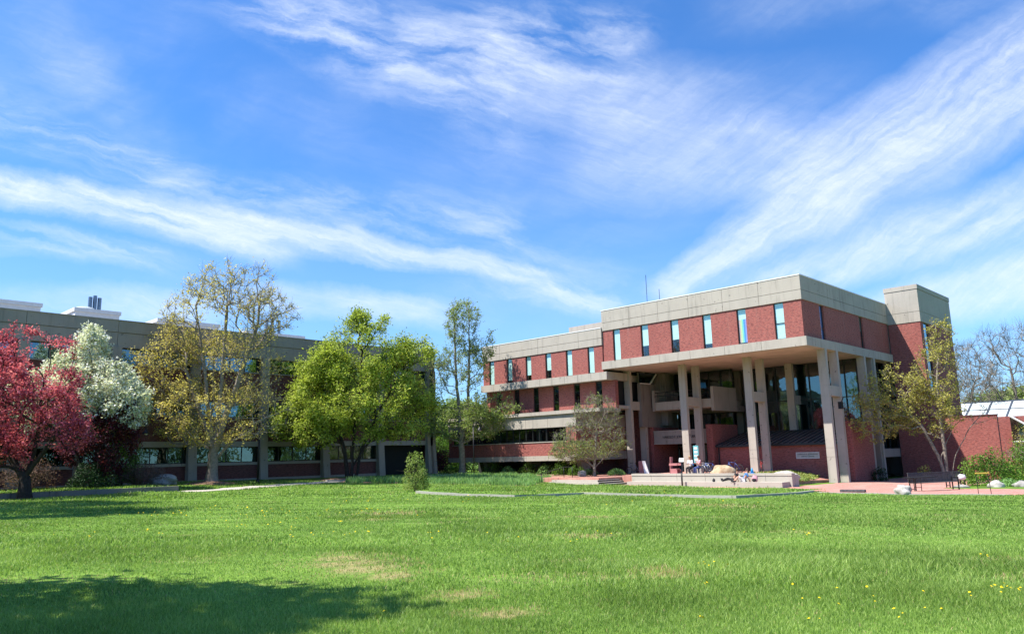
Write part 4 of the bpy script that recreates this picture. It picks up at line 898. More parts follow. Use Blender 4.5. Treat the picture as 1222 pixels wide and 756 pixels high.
# ------------------------------------------------------------------ shrubs and plants
def shrub(name, lab, xy, r, h, leaf, n, ls, seed, group=None, bark='bark_dark', z=None, dens=1., twigonly=False, cat='shrub'):
    z = Zs(*xy)+.01 if z is None else z; o = thing(name, lab, cat, (xy[0], xy[1], z), group); g = np.random.default_rng(seed)
    ns = 26 if not twigonly else 110; A = []; B_ = []
    for _ in range(ns):
        th = g.uniform(0, 6.28); q = g.uniform()**.5; tip = np.array([math.cos(th)*r*q, math.sin(th)*r*q, h*(.55+.45*g.uniform())*math.sqrt(max(.05, 1-.75*q*q))]); s0 = np.array([math.cos(th)*r*.12, math.sin(th)*r*.12, 0]); mid = (s0+tip)/2+np.array([0, 0, h*.08])
        A += [s0, mid]; B_ += [mid, tip]
        for k in range(3 if not twigonly else 6): e = mid+(tip-mid)*g.uniform(); A.append(e); B_.append(e+g.normal(size=3)*h*.13+np.array([0, 0, h*.06]))
    tw = twig_mesh('stems', np.array(A), np.array(B_), .014 if h > 1 else .008, bark, o)
    if n:
        d = g.normal(size=(n*2, 3)); d /= np.linalg.norm(d, axis=1)[:, None]; d[:, 2] = np.abs(d[:, 2]); q = g.uniform(.55, 1.02, n*2)[:, None]; C = d*q*np.array([r, r, h])*(1+.28*vnoise(d*2.3, seed, 1.6))[:, None]; C[:, 2] += h*.05
        k = vnoise(C*(2.2/max(r, .3)), seed+3, 1.) > -.28; C = C[k][:n]; leaves('foliage', C, ls, leaf, o, seed+5)
    return o
shrub('tall_bush', 'tall rounded bush with pale green leaves standing at the front of the iris bed', (29.9, 37.2), .85, 2.15, 'leaf_palegreen', 3400, .045, 301, z=gzf(29.9, 37.2))
shrub('brown_shrub', 'leafless tan shrub behind the red tree trunk', (13.6, 54.2), 1.8, 1.9, 'leaf_brown', 1500, .04, 302, 'shrubs along the left building', 'twig_brown', twigonly=True)
shrub('evergreen_shrub', 'dark green rounded shrub below the purple-leaved tree', (16.7, 52.2), 1.5, 1.6, 'leaf_evergreen', 4200, .05, 303, 'shrubs along the left building')
shrub('green_shrub', 'pale green shrub right of the purple-leaved tree', (18.9, 54.4), 1.35, 3.4, 'leaf_shrub', 4200, .055, 304, 'shrubs along the left building')
shrub('brown_shrub', 'leafless reddish-brown shrub over the pale rock near the yellow maple', (19.9, 53.6), 1.9, 1.55, 'leaf_brown', 700, .03, 305, 'shrubs along the left building', 'twig_brown', twigonly=True)
shrub('green_clump', 'small bright green clump beside the brown shrub and the building', (22.1, 55.6), .42, .5, 'leaf_shrub', 500, .045, 306, 'shrubs along the left building')
shrub('red_shrub', 'dark red small tree-like shrub at the left end of the library', (53.6, 63.6), 2.2, 3.1, 'leaf_darkred', 4200, .07, 307)
rr = random.Random(9)
labs = ['bright green rounded shrub left of the tall slender tree', 'bright green shrub just right of the lamp post', 'green shrub second to the right of the lamp post', 'wide green shrub under the middle of the overhanging volume', 'loose green shrub under the ribbon windows', 'tall leafy shrub under the right part of the ribbon windows', 'green shrub at the right corner of the overhanging volume', 'low green plant left of the pale round boulder', 'low blue-green plant right of the small spreading tree']
for i, (x, y, r_, h_, lf) in enumerate([(51.8, 58.6, 1.0, 1.15, 'leaf_shrub'), (54.6, 55.6, 1.2, 1.35, 'leaf_shrub'), (54.7, 53.6, .8, .85, 'leaf_iris'), (54.8, 51.0, 1.1, 1.25, 'leaf_shrub'), (54.9, 49.0, .9, 1.1, 'leaf_iris'), (54.5, 46.8, .95, 1.35, 'leaf_shrub'), (54.0, 44.6, .8, .9, 'leaf_shrub'), (54.0, 42.9, .6, .55, 'leaf_evergreen'), (54.6, 40.6, .8, .55, 'leaf_iris')]):
    shrub('green_shrub', labs[i], (x, y), r_, h_, lf, int(1500*r_), .05, 320+i, 'shrubs below the overhanging brick volume', z=-1.8)
shrub('green_shrub', 'bright green leafy shrub in front of the brick garden wall', (57.6, 13.0), 1.9, 2.1, 'leaf_shrub', 5200, .06, 340, 'shrubs at the right edge')
shrub('green_shrub', 'dark green large shrub at the right edge of the photo', (61.5, 10.6), 2.6, 3.0, 'leaf_shrub', 6500, .07, 341, 'shrubs at the right edge')
shrub('green_shrub', 'low yellow-green plant between the white rocks at the right', (56.4, 11.9), .9, .45, 'leaf_iris', 900, .05, 342, 'shrubs at the right edge')
shrub('brown_shrub', 'thin brownish shrub against the greenhouse low wall', (70, 12.6), 2.2, 4.3, 'leaf_olive', 1800, .06, 343, 'shrubs at the right edge', 'bark_pale', twigonly=True)
shrub('green_shrub', 'small dark shrub at the foot of the side columns', (65.4, 22.6), .7, .95, 'leaf_evergreen', 900, .05, 344, None)
shrub('yellow_plant', 'yellow-leaved young plant at the foot of the multi-stemmed tree', (64.6, 19.0), .7, 1.2, 'leaf_olive', 500, .05, 345, None)
# ground cover sloping down from the plaza end
g = np.random.default_rng(77); n = 5200; x = g.uniform(52.2, 62, n); y = g.uniform(24.3, 28.2, n)*1.; zz = np.where(x > 0, -2.42+(y-24.9)/(28.6-24.9)*.7, 0)+.34*(62.5-x)/11*(1-(y-24.9)/3.7); C = np.stack([x, y, zz+g.uniform(.02, .2, n)], 1)
k = (x-52)*.25+24.9 < y+1.5; tag(leaves('ground_cover', C[k], .07, 'leaf_palegreen', None, 78), 'pale green ground cover between the tall columns and the brick walk', 'ground cover', None, 'stuff')
# iris bed: blades
def blades(name, X, Y, Z, H, Wd, mt, seed, lean=.35, parent=None, dry=None):
    g = np.random.default_rng(seed); n = len(X); th = g.uniform(0, 6.28, n); a = np.stack([np.cos(th), np.sin(th), np.zeros(n)], 1); ph = g.uniform(0, 6.28, n); l = (H*lean*g.uniform(.1, 1.3, n))[:, None]; d = np.stack([np.cos(ph), np.sin(ph), np.zeros(n)], 1)*l
    B0 = np.stack([X, Y, Z], 1); up = np.array([0, 0, 1.])*H[:, None]; w = a*Wd[:, None]; m_ = B0+up*.55+d*.3
    V = np.stack([B0-w/2, B0+w/2, m_+w*.38, B0+up+d, m_-w*.38], 1).reshape(-1, 3); i = np.arange(n)[:, None]*5
    F = np.concatenate([np.concatenate([i, i+1, i+2, i+4], 1)]); T = np.concatenate([i+4, i+2, i+3], 1); me_rnd = g.uniform(size=n)*.9
    if dry is not None: me_rnd[dry] = 3.
    T4 = T
    # quads as two triangles to keep one face size
    Q = np.concatenate([np.concatenate([i, i+1, i+2], 1), np.concatenate([i, i+2, i+4], 1), T4]); return fast_mesh(name, V, Q, mt, parent, np.tile(me_rnd, 3))
g = np.random.default_rng(91); n = 60000; x = g.uniform(33, 52, n); y = g.uniform(36, 51.2, n); cl = np.sin(x*2.1)*np.cos(y*2.6+x)+.5*np.sin(x*4.3+y*3.1)
k = m_bed(x, y) & (cl > -.1) & ~((y-38.3+(x-41)*.62 < 1.6) & (g.uniform(size=n) < .6)); x, y = x[k][:10500], y[k][:10500]
tag(blades('iris_leaves', x, y, gz(x, y), g.uniform(.25, .55, len(x)), g.uniform(.04, .075, len(x)), 'leaf_iris', 92, .3), 'green iris leaves filling the long flower bed', 'flower bed', None, 'stuff')
# ------------------------------------------------------------------ lawn blades
def lawn_ok(x, y): return ~(m_path(x, y) | m_bed(x, y) | m_pave(x, y)) & (x < 50) & ~((x > 46.2) & (y > 35.5)) & ~((y > 48.6) & (y < 49.1) & (x < 20.4)) & ~((x > 28.25) & (x < 28.65) & (y > 27.4) & (y < 35.5)) & ~((y > 27.4) & (y < 27.75) & (x > 28.3) & (x < 34.2)) & ~((x > 33.8) & (x < 34.2) & (y > 18.2) & (y < 27.7)) & ~((y > 18.2) & (y < 18.6) & (x > 34) & (x < 42.9)) & (y < 58.3)
BX = []; DR_ = []; BAND = np.array([(3.5, 21.5), (6.6, 17.5), (8.2, 13.5), (8.6, 9.6), (9.6, 7.0), (12.5, 4.2)])
g = np.random.default_rng(500)
for f0, f1, dens, h0, h1, w_ in ((6.0, 10, 2900, .03, .065, .0060), (10, 16, 1250, .035, .075, .010), (16, 26, 450, .04, .08, .018), (26, 40, 160, .045, .08, .032), (40, 62, 60, .06, .11, .05)):
    A_ = .5*(f1**2-f0**2)*1.56+3*(f1-f0); n = int(A_*dens*1.38); f = np.sqrt(g.uniform(f0**2, f1**2, n)); l = g.uniform(-.92, 1.18, n)*f+g.uniform(-.6, .6, n); p = l[:, None]*EL+f[:, None]*ED; x, y = p[:, 0], p[:, 1]
    big = np.sin(x*.55+1.3*np.sin(y*.23))+np.sin(y*.61+x*.31+2.)+.8*np.sin((x-y)*.17+.6)+.6*np.sin(x*1.7-y*1.1)
    k = lawn_ok(x, y) & (g.uniform(size=n) < .80+.12*big); 
    dry = (np.sin(x*.42+.4*y+1.)+np.sin(y*.9-x*.35+4.)+.6*np.sin(x*2.3+y*1.9)) > 1.95; dd_ = np.max([1-np.hypot(x-a, y-b)/(r_*1.15) for a, b, r_ in DRY], axis=0)+.30*np.sin(x*5.1+y*2.)*np.cos(y*4.3-x)+.22*np.sin(x*11.3-y*7.)*np.sin(y*9.1+x*3)
    isd = (dd_ > .05) & (g.uniform(size=n) < .55) | (g.uniform(size=n) < .035) | (dry & (g.uniform(size=n) < .35)); k &= ~((dd_ > .3) & (g.uniform(size=n) < .4)); k &= ~(dry & (g.uniform(size=n) < .5)); x, y, big, isd = x[k], y[k], big[k], isd[k]; DR_.append(isd)
    band = np.exp(-((dpoly(x, y, BAND))/1.1)**2); big = big+1.6*band
    H = g.uniform(h0, h1, len(x))*(1+.30*np.clip(big, -1.2, 3.2))*np.where(isd, .7, 1); BX.append((x, y, surf(x, y)-.004, H, np.full(len(x), w_)*g.uniform(.6, 1.3, len(x))))
x, y, z, H, Wd = [np.concatenate(q) for q in zip(*BX)]; DR_ = np.concatenate(DR_)
tag(blades('grass', x, y, z, H, Wd, 'grass_blade', 501, .75, dry=DR_), 'green lawn grass filling the foreground', 'grass', None, 'stuff')
# dandelions
plain('dandelion', (.85, .62, .01), .7, 0, .2, .15)
g = np.random.default_rng(640); P_ = []
def dpx(px, py, n, s):
    d = cF+(px-611)/FPX*cR-(py-378)/FPX*cU; t = 1.
    while d[2]*t > gzf(d[0]*t, d[1]*t) and t < 200: t *= 1.01
    for _ in range(n): P_.append((d[0]*t+g.normal()*s, d[1]*t+g.normal()*s))
for q in [(1188, 705, 4, .12), (1205, 713, 4, .12), (1163, 718, 2, .1), (1218, 716, 3, .08), (840, 680, 7, .12), (845, 705, 2, .05), (972, 747, 2, .04), (990, 707, 3, .25), (1000, 722, 3, .3), (1060, 725, 3, .3), (1130, 735, 2, .2), (845, 745, 2, .05), (460, 738, 1, .02), (1085, 745, 3, .2), (960, 600+40, 6, .6), (1170, 670, 3, .2), (300, 610, 26, 2.), (380, 618, 26, 2.), (240, 612, 22, 2.), (340, 630, 20, 1.2), (470, 598, 16, 2.), (430, 640, 12, .9), (150, 640, 10, 1.), (560, 640, 8, 1.), (760, 600, 14, 2.), (820, 592, 14, 2.), (700, 640, 8, .8)]: dpx(*q)
P_ = np.array([p for p in P_ if lawn_ok(np.array(p[0]), np.array(p[1]))]); n = len(P_); dist = np.linalg.norm(P_, axis=1); V = []; F = []
for i, (a, b) in enumerate(P_):
    s = (.011+.0005*dist[i])*g.uniform(.6, 1.15); z = Zs(a, b)+.07+.02*g.uniform(); b0 = len(V); tl = g.normal(size=2)*.3
    for k in range(8): th = k*math.pi/4; V.append((a+s*math.cos(th), b+s*math.sin(th), z+s*(tl[0]*math.cos(th)+tl[1]*math.sin(th))))
    V.append((a, b, z+s*.5)); F += [(b0+k, b0+(k+1) % 8, b0+8) for k in range(8)]
tag(fast_mesh('dandelions', np.array(V), np.array(F), 'dandelion'), 'yellow dandelions scattered over the lawn', 'flowers', None, 'stuff')

shrub('red_shrub', 'small dark red shrub between the long grey building and the tall slender tree', (51.2, 60.6), 1.3, 2.2, 'leaf_darkred', 2200, .06, 308)
shrub('green_shrub', 'tall green shrub filling the gap at the corner of the long grey building', (57.5, 66.5), 2.6, 4.2, 'leaf_shrub', 5000, .09, 309)
shrub('evergreen_shrub', 'dark evergreen shrub behind the trunk of the tall slender tree', (60.5, 64.8), 2.4, 2.8, 'leaf_evergreen', 4200, .08, 310)
# ------------------------------------------------------------------ lamp posts
def lamp(xy, lab, h=5.0, side=1):
    z = gzf(*xy); o = thing('street_lamp', lab, 'lamp post', (xy[0], xy[1], z), 'lamp posts')
    mb = MB(); mb.tube([(xy[0], xy[1], z-.1), (xy[0], xy[1], z+.25)], .12, 10); mb.tube([(xy[0], xy[1], z+.2), (xy[0], xy[1], z+h-.5)], [.065, .05], 10)
    e = EL*side; pts = [(xy[0]+e[0]*.3*(1-math.cos(t)), xy[1]+e[1]*.3*(1-math.cos(t)), z+h-.5+.42*math.sin(t)) for t in np.linspace(0, math.pi, 10)]; mb.tube(pts, .035, 8); mb.build('pole', 'black_metal', o, True)
    p = pts[-1]; mb = MB(); mb.tube([(p[0], p[1], p[2]+.02), (p[0], p[1], p[2]-.10), (p[0], p[1], p[2]-.28), (p[0], p[1], p[2]-.34)], [.05, .10, .25, .26], 14); hd = mb.build('lamp_head', 'black_metal', o, True)
    mb = MB(); mb.tube([(p[0], p[1], p[2]-.33), (p[0], p[1], p[2]-.42)], [.14, .08], 10); mb.build('bulb_glass', 'white_panel', hd)
lamp((28.4, 53.9), 'black hooked lamp post standing between the yellow maple and the green maple')
lamp((49.4, 53.0), 'black hooked lamp post in front of the tall slender tree')
lamp((20.8, 57.0), 'black lamp post half hidden left of the yellow maple', 4.4)
# ------------------------------------------------------------------ boulders
def boulder(xy, z, r, m_, lab, seed, name='boulder', group='boulders around the plaza'):
    mb = MB(); mb.blob((xy[0], xy[1], z), r, seed, .16, 0, 26, 16); o = mb.build(name, m_, None, True); tag(o, lab, 'rock', group)
boulder((53.0, 29.5), -1.62, (.70, 1.0, .62), 'rock_tan', 'large tan boulder behind the low wall beside the parked bicycles', 4)
boulder((53.2, 24.9), -1.98, (.75, 1.05, .50), 'rock_white', 'flat pale boulder at the right end of the low wall', 7)
boulder((41.9+.9, 13.75), gzf(42.6, 13.7)+.12, (.32, .40, .36), 'rock_white', 'white boulder on the brick walk edge between the dark slab and the benches', 12)
boulder((51.9, 42.2), -1.62, (.38, .40, .34), 'rock_white', 'pale round boulder at the foot of the small spreading tree', 15)
boulder((52.6, 13.6), -2.5, (.3, .45, .18), 'rock_grey', 'low grey boulder behind the metal frame', 21)
boulder((54.3, 12.1), -2.48, (.32, .42, .34), 'rock_white', 'pointed pale boulder in front of the green shrubs', 27)
boulder((55.6, 11.0), -2.5, (.4, .5, .26), 'rock_grey', 'grey boulder at the far right edge of the brick walk', 33)
boulder((21.4, 53.6), -1.0, (.9, .7, .42), 'rock_grey', 'pale rock under the leafless reddish shrub near the yellow maple', 41)
boulder((46.3, 42.5), -2.2, (.24, .26, .22), 'rock_grey', 'small pale boulder beside the handrail at the left end of the stairs', 45)
def mound(xy, r, h, lab):
    x = []; n = 28; m_ = 8; V = [(xy[0], xy[1], gzf(*xy)+h)]; F = []
    for j in range(1, m_+1):
        for i in range(n):
            a = 2*math.pi*i/n; q = r*j/m_*(1+.08*math.sin(3*a+1)); X_, Y_ = xy[0]+q*math.cos(a), min(xy[1]+q*math.sin(a), 58.7); V.append((X_, Y_, Zs(X_, Y_)+h*math.cos(math.pi/2*j/m_)**1.3+(-.02 if j == m_ else .0)))
    for i in range(n):
        F.append((0, 1+i, 1+(i+1) % n, 1+(i+1) % n))
        for j in range(m_-1): F.append((1+j*n+i, 1+(j+1)*n+i, 1+(j+1)*n+(i+1) % n, 1+j*n+(i+1) % n))
    me = bpy.data.meshes.new('mulch_ring'); me.from_pydata(V, [], [f if f[2] != f[3] else f[:3] for f in F]); me.materials.append(MAT['mulch']); o = bpy.data.objects.new('mulch_ring', me); COL.objects.link(o); me.polygons.foreach_set('use_smooth', [True]*len(me.polygons)); o['kind'] = 'structure'
mound((25.4, 55.0), 1.9, .22, ''); mound((36.4, 53.6), 3.0, .20, ''); mound((51.2, 56.6), 1.5, .15, '')
# ------------------------------------------------------------------ bicycles
def bicycle(xy, z, ang, lab, fm, lean=.08):
    o = thing('bicycle', lab, 'bicycle', (0, 0, 0), 'bicycles parked on the plaza')
    def P(x, zz, y=0.): return (x, y, zz)
    R_ = .33
    for x in (-.52, .52):
        t = MB(); t.ring(P(x, R_), (0, 1, 0), R_-.02, .028, 28, 6); w = t.build('wheel', 'rubber', o, True)
        t = MB(); t.ring(P(x, R_), (0, 1, 0), R_-.05, .010, 28, 5); t.build('rim', 'steel', w)
        t = MB(); 
        for k in range(10): a = k*math.pi/5; t.tube([P(x, R_), P(x+(R_-.05)*math.cos(a), R_+(R_-.05)*math.sin(a))], .003, 4)
        t.build('spokes', 'steel', w)
    t = MB(); bb, hd, st, ra, fa = P(-.05, .28), P(.37, .80), P(-.20, .80), P(-.52, R_), P(.52, R_)
    for a, b in ((bb, hd), (P(.36, .74), bb), (st, P(.35, .84)), (bb, st)): t.tube([a, b], .018, 7)
    for s in (-.05, .05): t.tube([(ra[0], s, ra[2]), (st[0], s*.4, .76)], .010, 5); t.tube([(ra[0], s, ra[2]), (bb[0], s*.6, bb[2])], .010, 5); t.tube([(fa[0], s, fa[2]), (.38, s*.6, .74)], .012, 5)
    t.tube([P(.37, .74), P(.34, .92)], .018, 7); t.build('frame', fm, o, True)
    t = MB(); t.tube([(.34, 0, .92), (.38, 0, 1.0)], .014, 6); t.tube([(.30, -.30, 1.02), (.38, -.15, 1.0), (.38, .15, 1.0), (.30, .30, 1.02)], .014, 6); t.build('handlebar', 'black_metal', o)
    t = MB(); t.tube([st, P(-.23, .92)], .013, 6); t.blob((-.25, 0, .95), (.14, .07, .035), 3, .05, 0, 10, 6); t.build('saddle', 'black_metal', o, True)
    t = MB(); t.ring(P(-.05, .28, .06), (0, 1, 0), .09, .008, 16, 4); t.tube([(-.05, .06, .28), (.03, .12, .13)], .012, 5); t.tube([(-.05, -.06, .28), (-.13, -.12, .43)], .012, 5); t.build('crank', 'black_metal', o)
    o.location = (xy[0], xy[1], z); o.rotation_euler = (lean, 0, ang); return o
bicycle((57.6, 40.9), -1.80, math.radians(88), 'dark bicycle leaning at the foot of the leftmost column pair', 'bike_grey')
bicycle((54.9, 32.2), -1.70, math.radians(70), 'grey bicycle parked nearest the seated pair', 'bike_grey', -.1)
bicycle((54.4, 31.4), -1.70, math.radians(112), 'blue bicycle in the middle of the row left of the tan boulder', 'bike_blue', .12)
bicycle((53.6, 31.3), -1.70, math.radians(78), 'pale bicycle just left of the tan boulder', 'bike_grey', .1)
bicycle((57.2, 30.9), -1.70, math.radians(95), 'dark bicycle partly hidden behind the tan boulder', 'bike_blue', -.12)
bicycle((57.8, 28.9), -1.72, math.radians(35), 'red bicycle right of the tan boulder against the brick wall', 'bike_red', .1)
# ------------------------------------------------------------------ people
def figure(label, base, rot, J, cloth, skin='skin', hair='hair_brown', group=None, shorts=False, long_hair=False):
    """J: joint name -> local (x forward, y left, z up)"""
    o = thing('person', label, 'person', (0, 0, 0), group)
    J = {k: Vector(v) for k, v in J.items()}
    def skinmesh(name, chain, rad, m_, par, sub=1):
        ids = {}; vs = []
        for a, b in chain:
            for q in (a, b):
                if q not in ids: ids[q] = len(vs); vs.append(tuple(J[q]))
        me = bpy.data.meshes.new(name); me.from_pydata(vs, [(ids[a], ids[b]) for a, b in chain], []); ob = bpy.data.objects.new(name, me); COL.objects.link(ob)
        md = ob.modifiers.new('s', 'SKIN'); ob.modifiers.new('u', 'SUBSURF').levels = sub; md.use_smooth_shade = True
        for q, i in ids.items(): r_ = rad[q]; me.skin_vertices[0].data[i].radius = (r_, r_) if not isinstance(r_, tuple) else r_
        me.skin_vertices[0].data[0].use_root = True
        bpy.context.view_layer.update(); dg = bpy.context.evaluated_depsgraph_get(); m2 = bpy.data.meshes.new_from_object(ob.evaluated_get(dg)); bpy.data.objects.remove(ob)
        return m2
    R_ = dict(pelvis=.135, waist=.12, chest=.145, neck=.052, head0=.062, head=.098, head2=.085, sl=.062, sr=.062, el=.042, er=.042, wl=.028, wr=.028, pl=.030, pr=.030, hl=.092, hr=.092, kl=.058, kr=.058, al=.038, ar=.038, tl=.034, tr=.034)
    body = [('pelvis', 'waist'), ('waist', 'chest'), ('chest', 'neck'), ('neck', 'head0'), ('head0', 'head'), ('head', 'head2'), ('chest', 'sl'), ('sl', 'el'), ('el', 'wl'), ('wl', 'pl'), ('chest', 'sr'), ('sr', 'er'), ('er', 'wr'), ('wr', 'pr'), ('pelvis', 'hl'), ('hl', 'kl'), ('kl', 'al'), ('al', 'tl'), ('pelvis', 'hr'), ('hr', 'kr'), ('kr', 'ar'), ('ar', 'tr')]
    me = skinmesh('body', body, R_, skin, o, 2)
    bm = bmesh.new(); bm.from_mesh(me)
    def addmb(mb):
        b0 = [bm.verts.new(v) for v in mb.v]
        for f in mb.f:
            try: bm.faces.new([b0[i] for i in f])
            except ValueError: pass
    for s in ('l', 'r'):       # hands: five bent fingers from the palm
        w, p = J['w'+s], J['p'+s]; d = (p-w).normalized(); a = d.orthogonal().normalized(); n_ = d.cross(a)
        for k, (L, o_) in enumerate(((.065, -.027), (.075, -.009), (.070, .009), (.055, .026))):
            q0 = p+a*o_; q1 = q0+d*L*.5+n_*.006; q2 = q0+d*L*.85+n_*.028; t = MB(); t.tube([q0, q1, q2], [.010, .009, .007], 6); addmb(t)
        t = MB(); b_ = w+(p-w)*.35+a*.026; t.tube([b_, b_+a*.025+d*.025, b_+a*.032+d*.055+n_*.01], [.011, .010, .008], 6); addmb(t)
    hc = (J['head']+J['head2'])/2; fw = J.get('look', Vector((1, 0, 0))).normalized(); upv = (J['head2']-J['head0']).normalized(); sd = upv.cross(fw).normalized()
    t = MB(); t.tube([hc+fw*.088+upv*.012, hc+fw*.112-upv*.018, hc+fw*.090-upv*.024], [.008, .014, .010], 6); addmb(t)
    for s in (-1, 1): t = MB(); t.blob(tuple(hc+sd*s*.095), (.02, .02, .032), 1, .05, 0, 8, 6); addmb(t)
    bm.to_mesh(me); bm.free(); me.materials.clear(); me.materials.append(MAT[skin]); me.polygons.foreach_set('use_smooth', [True]*len(me.polygons))
    bo = bpy.data.objects.new('body', me); COL.objects.link(bo); bo.parent = o
    t = MB(); 
    for s in (-1, 1): t.blob(tuple(hc+fw*.086+sd*s*.034+upv*.022), (.010, .010, .008), 1, 0, 0, 8, 6)
    t.tube([hc+fw*.094-upv*.046-sd*.022, hc+fw*.098-upv*.048, hc+fw*.094-upv*.046+sd*.022], .005, 5); t.build('face_features', 'hair_brown', o)
    t = MB(); t.blob(tuple(hc-fw*.018+upv*.028), (.112, .112, .115), 5, .06, 0, 16, 12)
    if long_hair: t.blob(tuple(hc-fw*.075-upv*.08), (.06, .09, .14), 6, .1, 0, 12, 8)
    ob = t.build('hair', hair, o, True)
    for nm, chain, grow, m_ in cloth:
        RR = {k: v+grow for k, v in R_.items()}; me = skinmesh(nm, chain, RR, m_, o, 1); me.materials.clear(); me.materials.append(MAT[m_]); c = bpy.data.objects.new(nm, me); COL.objects.link(c); c.parent = o
    t = MB()
    for s in ('l', 'r'):
        a, b = J['a'+s], J['t'+s]; d = (b-a).normalized(); t.tube([a-d*.05, a+d*.03, b, b+d*.06], [.045, .055, .050, .03], 8)
    t.build('shoes', 'cloth_black', o, True)
    o.location = base; o.rotation_euler = (0, 0, rot); return o
SH = [('waist', 'chest'), ('chest', 'sl'), ('sl', 'el'), ('chest', 'sr'), ('sr', 'er'), ('pelvis', 'waist')]
SLL = SH+[('el', 'wl'), ('er', 'wr')]
TANK = [('pelvis', 'waist'), ('waist', 'chest')]
TR = [('pelvis', 'hl'), ('hl', 'kl'), ('kl', 'al'), ('pelvis', 'hr'), ('hr', 'kr'), ('kr', 'ar')]
SHT = [('pelvis', 'hl'), ('hl', 'kl'), ('pelvis', 'hr'), ('hr', 'kr')]
SEAT = dict(pelvis=(0, 0, .52), waist=(.02, 0, .72), chest=(.05, 0, .95), neck=(.07, 0, 1.12), head0=(.09, 0, 1.19), head=(.10, 0, 1.26), head2=(.10, 0, 1.34), sl=(.05, .19, 1.04), sr=(.05, -.19, 1.04), el=(.16, .23, .80), er=(.18, -.22, .80), wl=(.38, .14, .80), wr=(.38, -.12, .82), pl=(.46, .11, .81), pr=(.46, -.09, .83), hl=(.05, .10, .50), hr=(.05, -.10, .50), kl=(.46, .13, .50), kr=(.46, -.13, .50), al=(.44, .13, .08), ar=(.46, -.13, .08), tl=(.58, .14, .04), tr=(.60, -.14, .04), look=(1, .1, -.2))
S2 = dict(SEAT); S2.update(look=(1, .6, 0), wl=(.30, .02, .95), pl=(.36, -.02, 1.0), el=(.22, .22, .78))
ra = math.radians(178)
figure('person seated behind the low wall in a white top holding a white sheet', (54.0, 32.85, -1.70), ra, SEAT, [('shirt', SLL, .018, 'cloth_white'), ('trousers', TR, .012, 'cloth_black')], hair='hair_fair')
figure('person seated behind the low wall in a pale pink top and blue trousers', (54.1, 32.1, -1.70), math.radians(150), S2, [('shirt', SH, .018, 'cloth_pink'), ('trousers', TR, .012, 'cloth_denim')], hair='hair_brown', long_hair=True)
for y, lab in ((32.85, 'pale concrete cube seat under the person in white'), (32.1, 'pale concrete cube seat under the person in pink')):
    mb = MB(); mb.rbox((54.05, y, -1.475), (.42, .5, .43)); q = mb.build('seat_block', 'concrete_step'); bv = q.modifiers.new('b', 'BEVEL'); bv.width = .02; tag(q, lab, 'seat', 'seat blocks on the plaza')
mb = MB(); mb.rbox((53.45, 33.35, -.58), (.02, .42, .30), 0, Matrix.Rotation(.25, 3, 'Y')); q = mb.build('poster_board', 'white_paint'); tag(q, 'white board held up beside the person in the white top', 'board')
mb = MB(); mb.box(53.435, 53.45, 33.22, 33.48, -.60, -.52); mb.tube([(53.5, 33.35, -1.7), (53.5, 33.35, -.7)], .02, 6); mb.build('print', 'steel', q)
# reclining pair on the step, legs towards the left
REC1 = dict(pelvis=(0, 0, .12), waist=(-.10, 0, .28), chest=(-.22, 0, .48), neck=(-.28, 0, .64), head0=(-.29, 0, .70), head=(-.29, 0, .77), head2=(-.28, 0, .85), sl=(-.22, .19, .56), sr=(-.22, -.19, .56), el=(-.32, .25, .32), er=(-.06, -.24, .36), wl=(-.42, .26, .10), wr=(.14, -.16, .34), pl=(-.40, .27, .04), pr=(.21, -.12, .35), hl=(.05, .10, .12), hr=(.05, -.10, .12), kl=(.42, .14, .26), kr=(.44, -.10, .18), al=(.84, .12, .08), ar=(.86, -.12, .07), tl=(.90, .12, .20), tr=(.92, -.12, .19), look=(1, -.3, -.1))
REC2 = dict(REC1); REC2.update(kl=(.34, .12, .40), kr=(.34, -.12, .36), al=(.62, .12, .07), ar=(.66, -.14, .07), tl=(.74, .13, .04), tr=(.78, -.14, .04), er=(-.30, -.27, .34), wr=(-.42, -.26, .12), pr=(-.42, -.28, .05), look=(1, .3, -.1))
figure('person in black sitting on the low step with legs stretched out to the left', (50.45, 27.3, -2.12), math.radians(95), REC1, [('top', SH, .016, 'cloth_black'), ('trousers', TR, .012, 'cloth_black')])
figure('person in a blue top and pale shorts leaning back on the low step', (50.3, 26.5, -2.12), math.radians(125), REC2, [('top', SH, .018, 'cloth_blue'), ('shorts', SHT, .018, 'cloth_white')], hair='hair_brown', long_hair=True)
def bag(xy, z, lab, m_, m2, s=1.):
    o = thing('backpack', lab, 'bag', (xy[0], xy[1], z)); mb = MB(); mb.blob((xy[0], xy[1], z+.2*s), (.15*s, .20*s, .22*s), 8, .08, 0, 16, 10); mb.build('body', m_, o, True)
    mb = MB(); mb.blob((xy[0]-.10*s, xy[1], z+.13*s), (.09*s, .15*s, .11*s), 9, .06, 0, 12, 8); mb.build('pocket', m2, o, True)
    mb = MB(); mb.tube([(xy[0], xy[1]-.05, z+.40*s), (xy[0], xy[1], z+.46*s), (xy[0], xy[1]+.05, z+.40*s)], .012, 6); mb.build('handle', 'cloth_black', o)
bag((50.5, 25.75), -2.12, 'pink and black backpack lying right of the reclining person', 'cloth_pink', 'cloth_black', 1.1)
bag((50.2, 28.75), -2.12, 'small black bag at the feet of the person in black', 'cloth_black', 'cloth_black', .55)
bag((56.6, 31.3), -1.7, 'purple bag hanging among the parked bicycles', 'purple_cloth', 'cloth_black', 1.2)
bag((54.9, 33.3), -1.15, 'bright blue bag set on a bicycle behind the person in pink', 'cone_blue', 'cone_blue', .8)
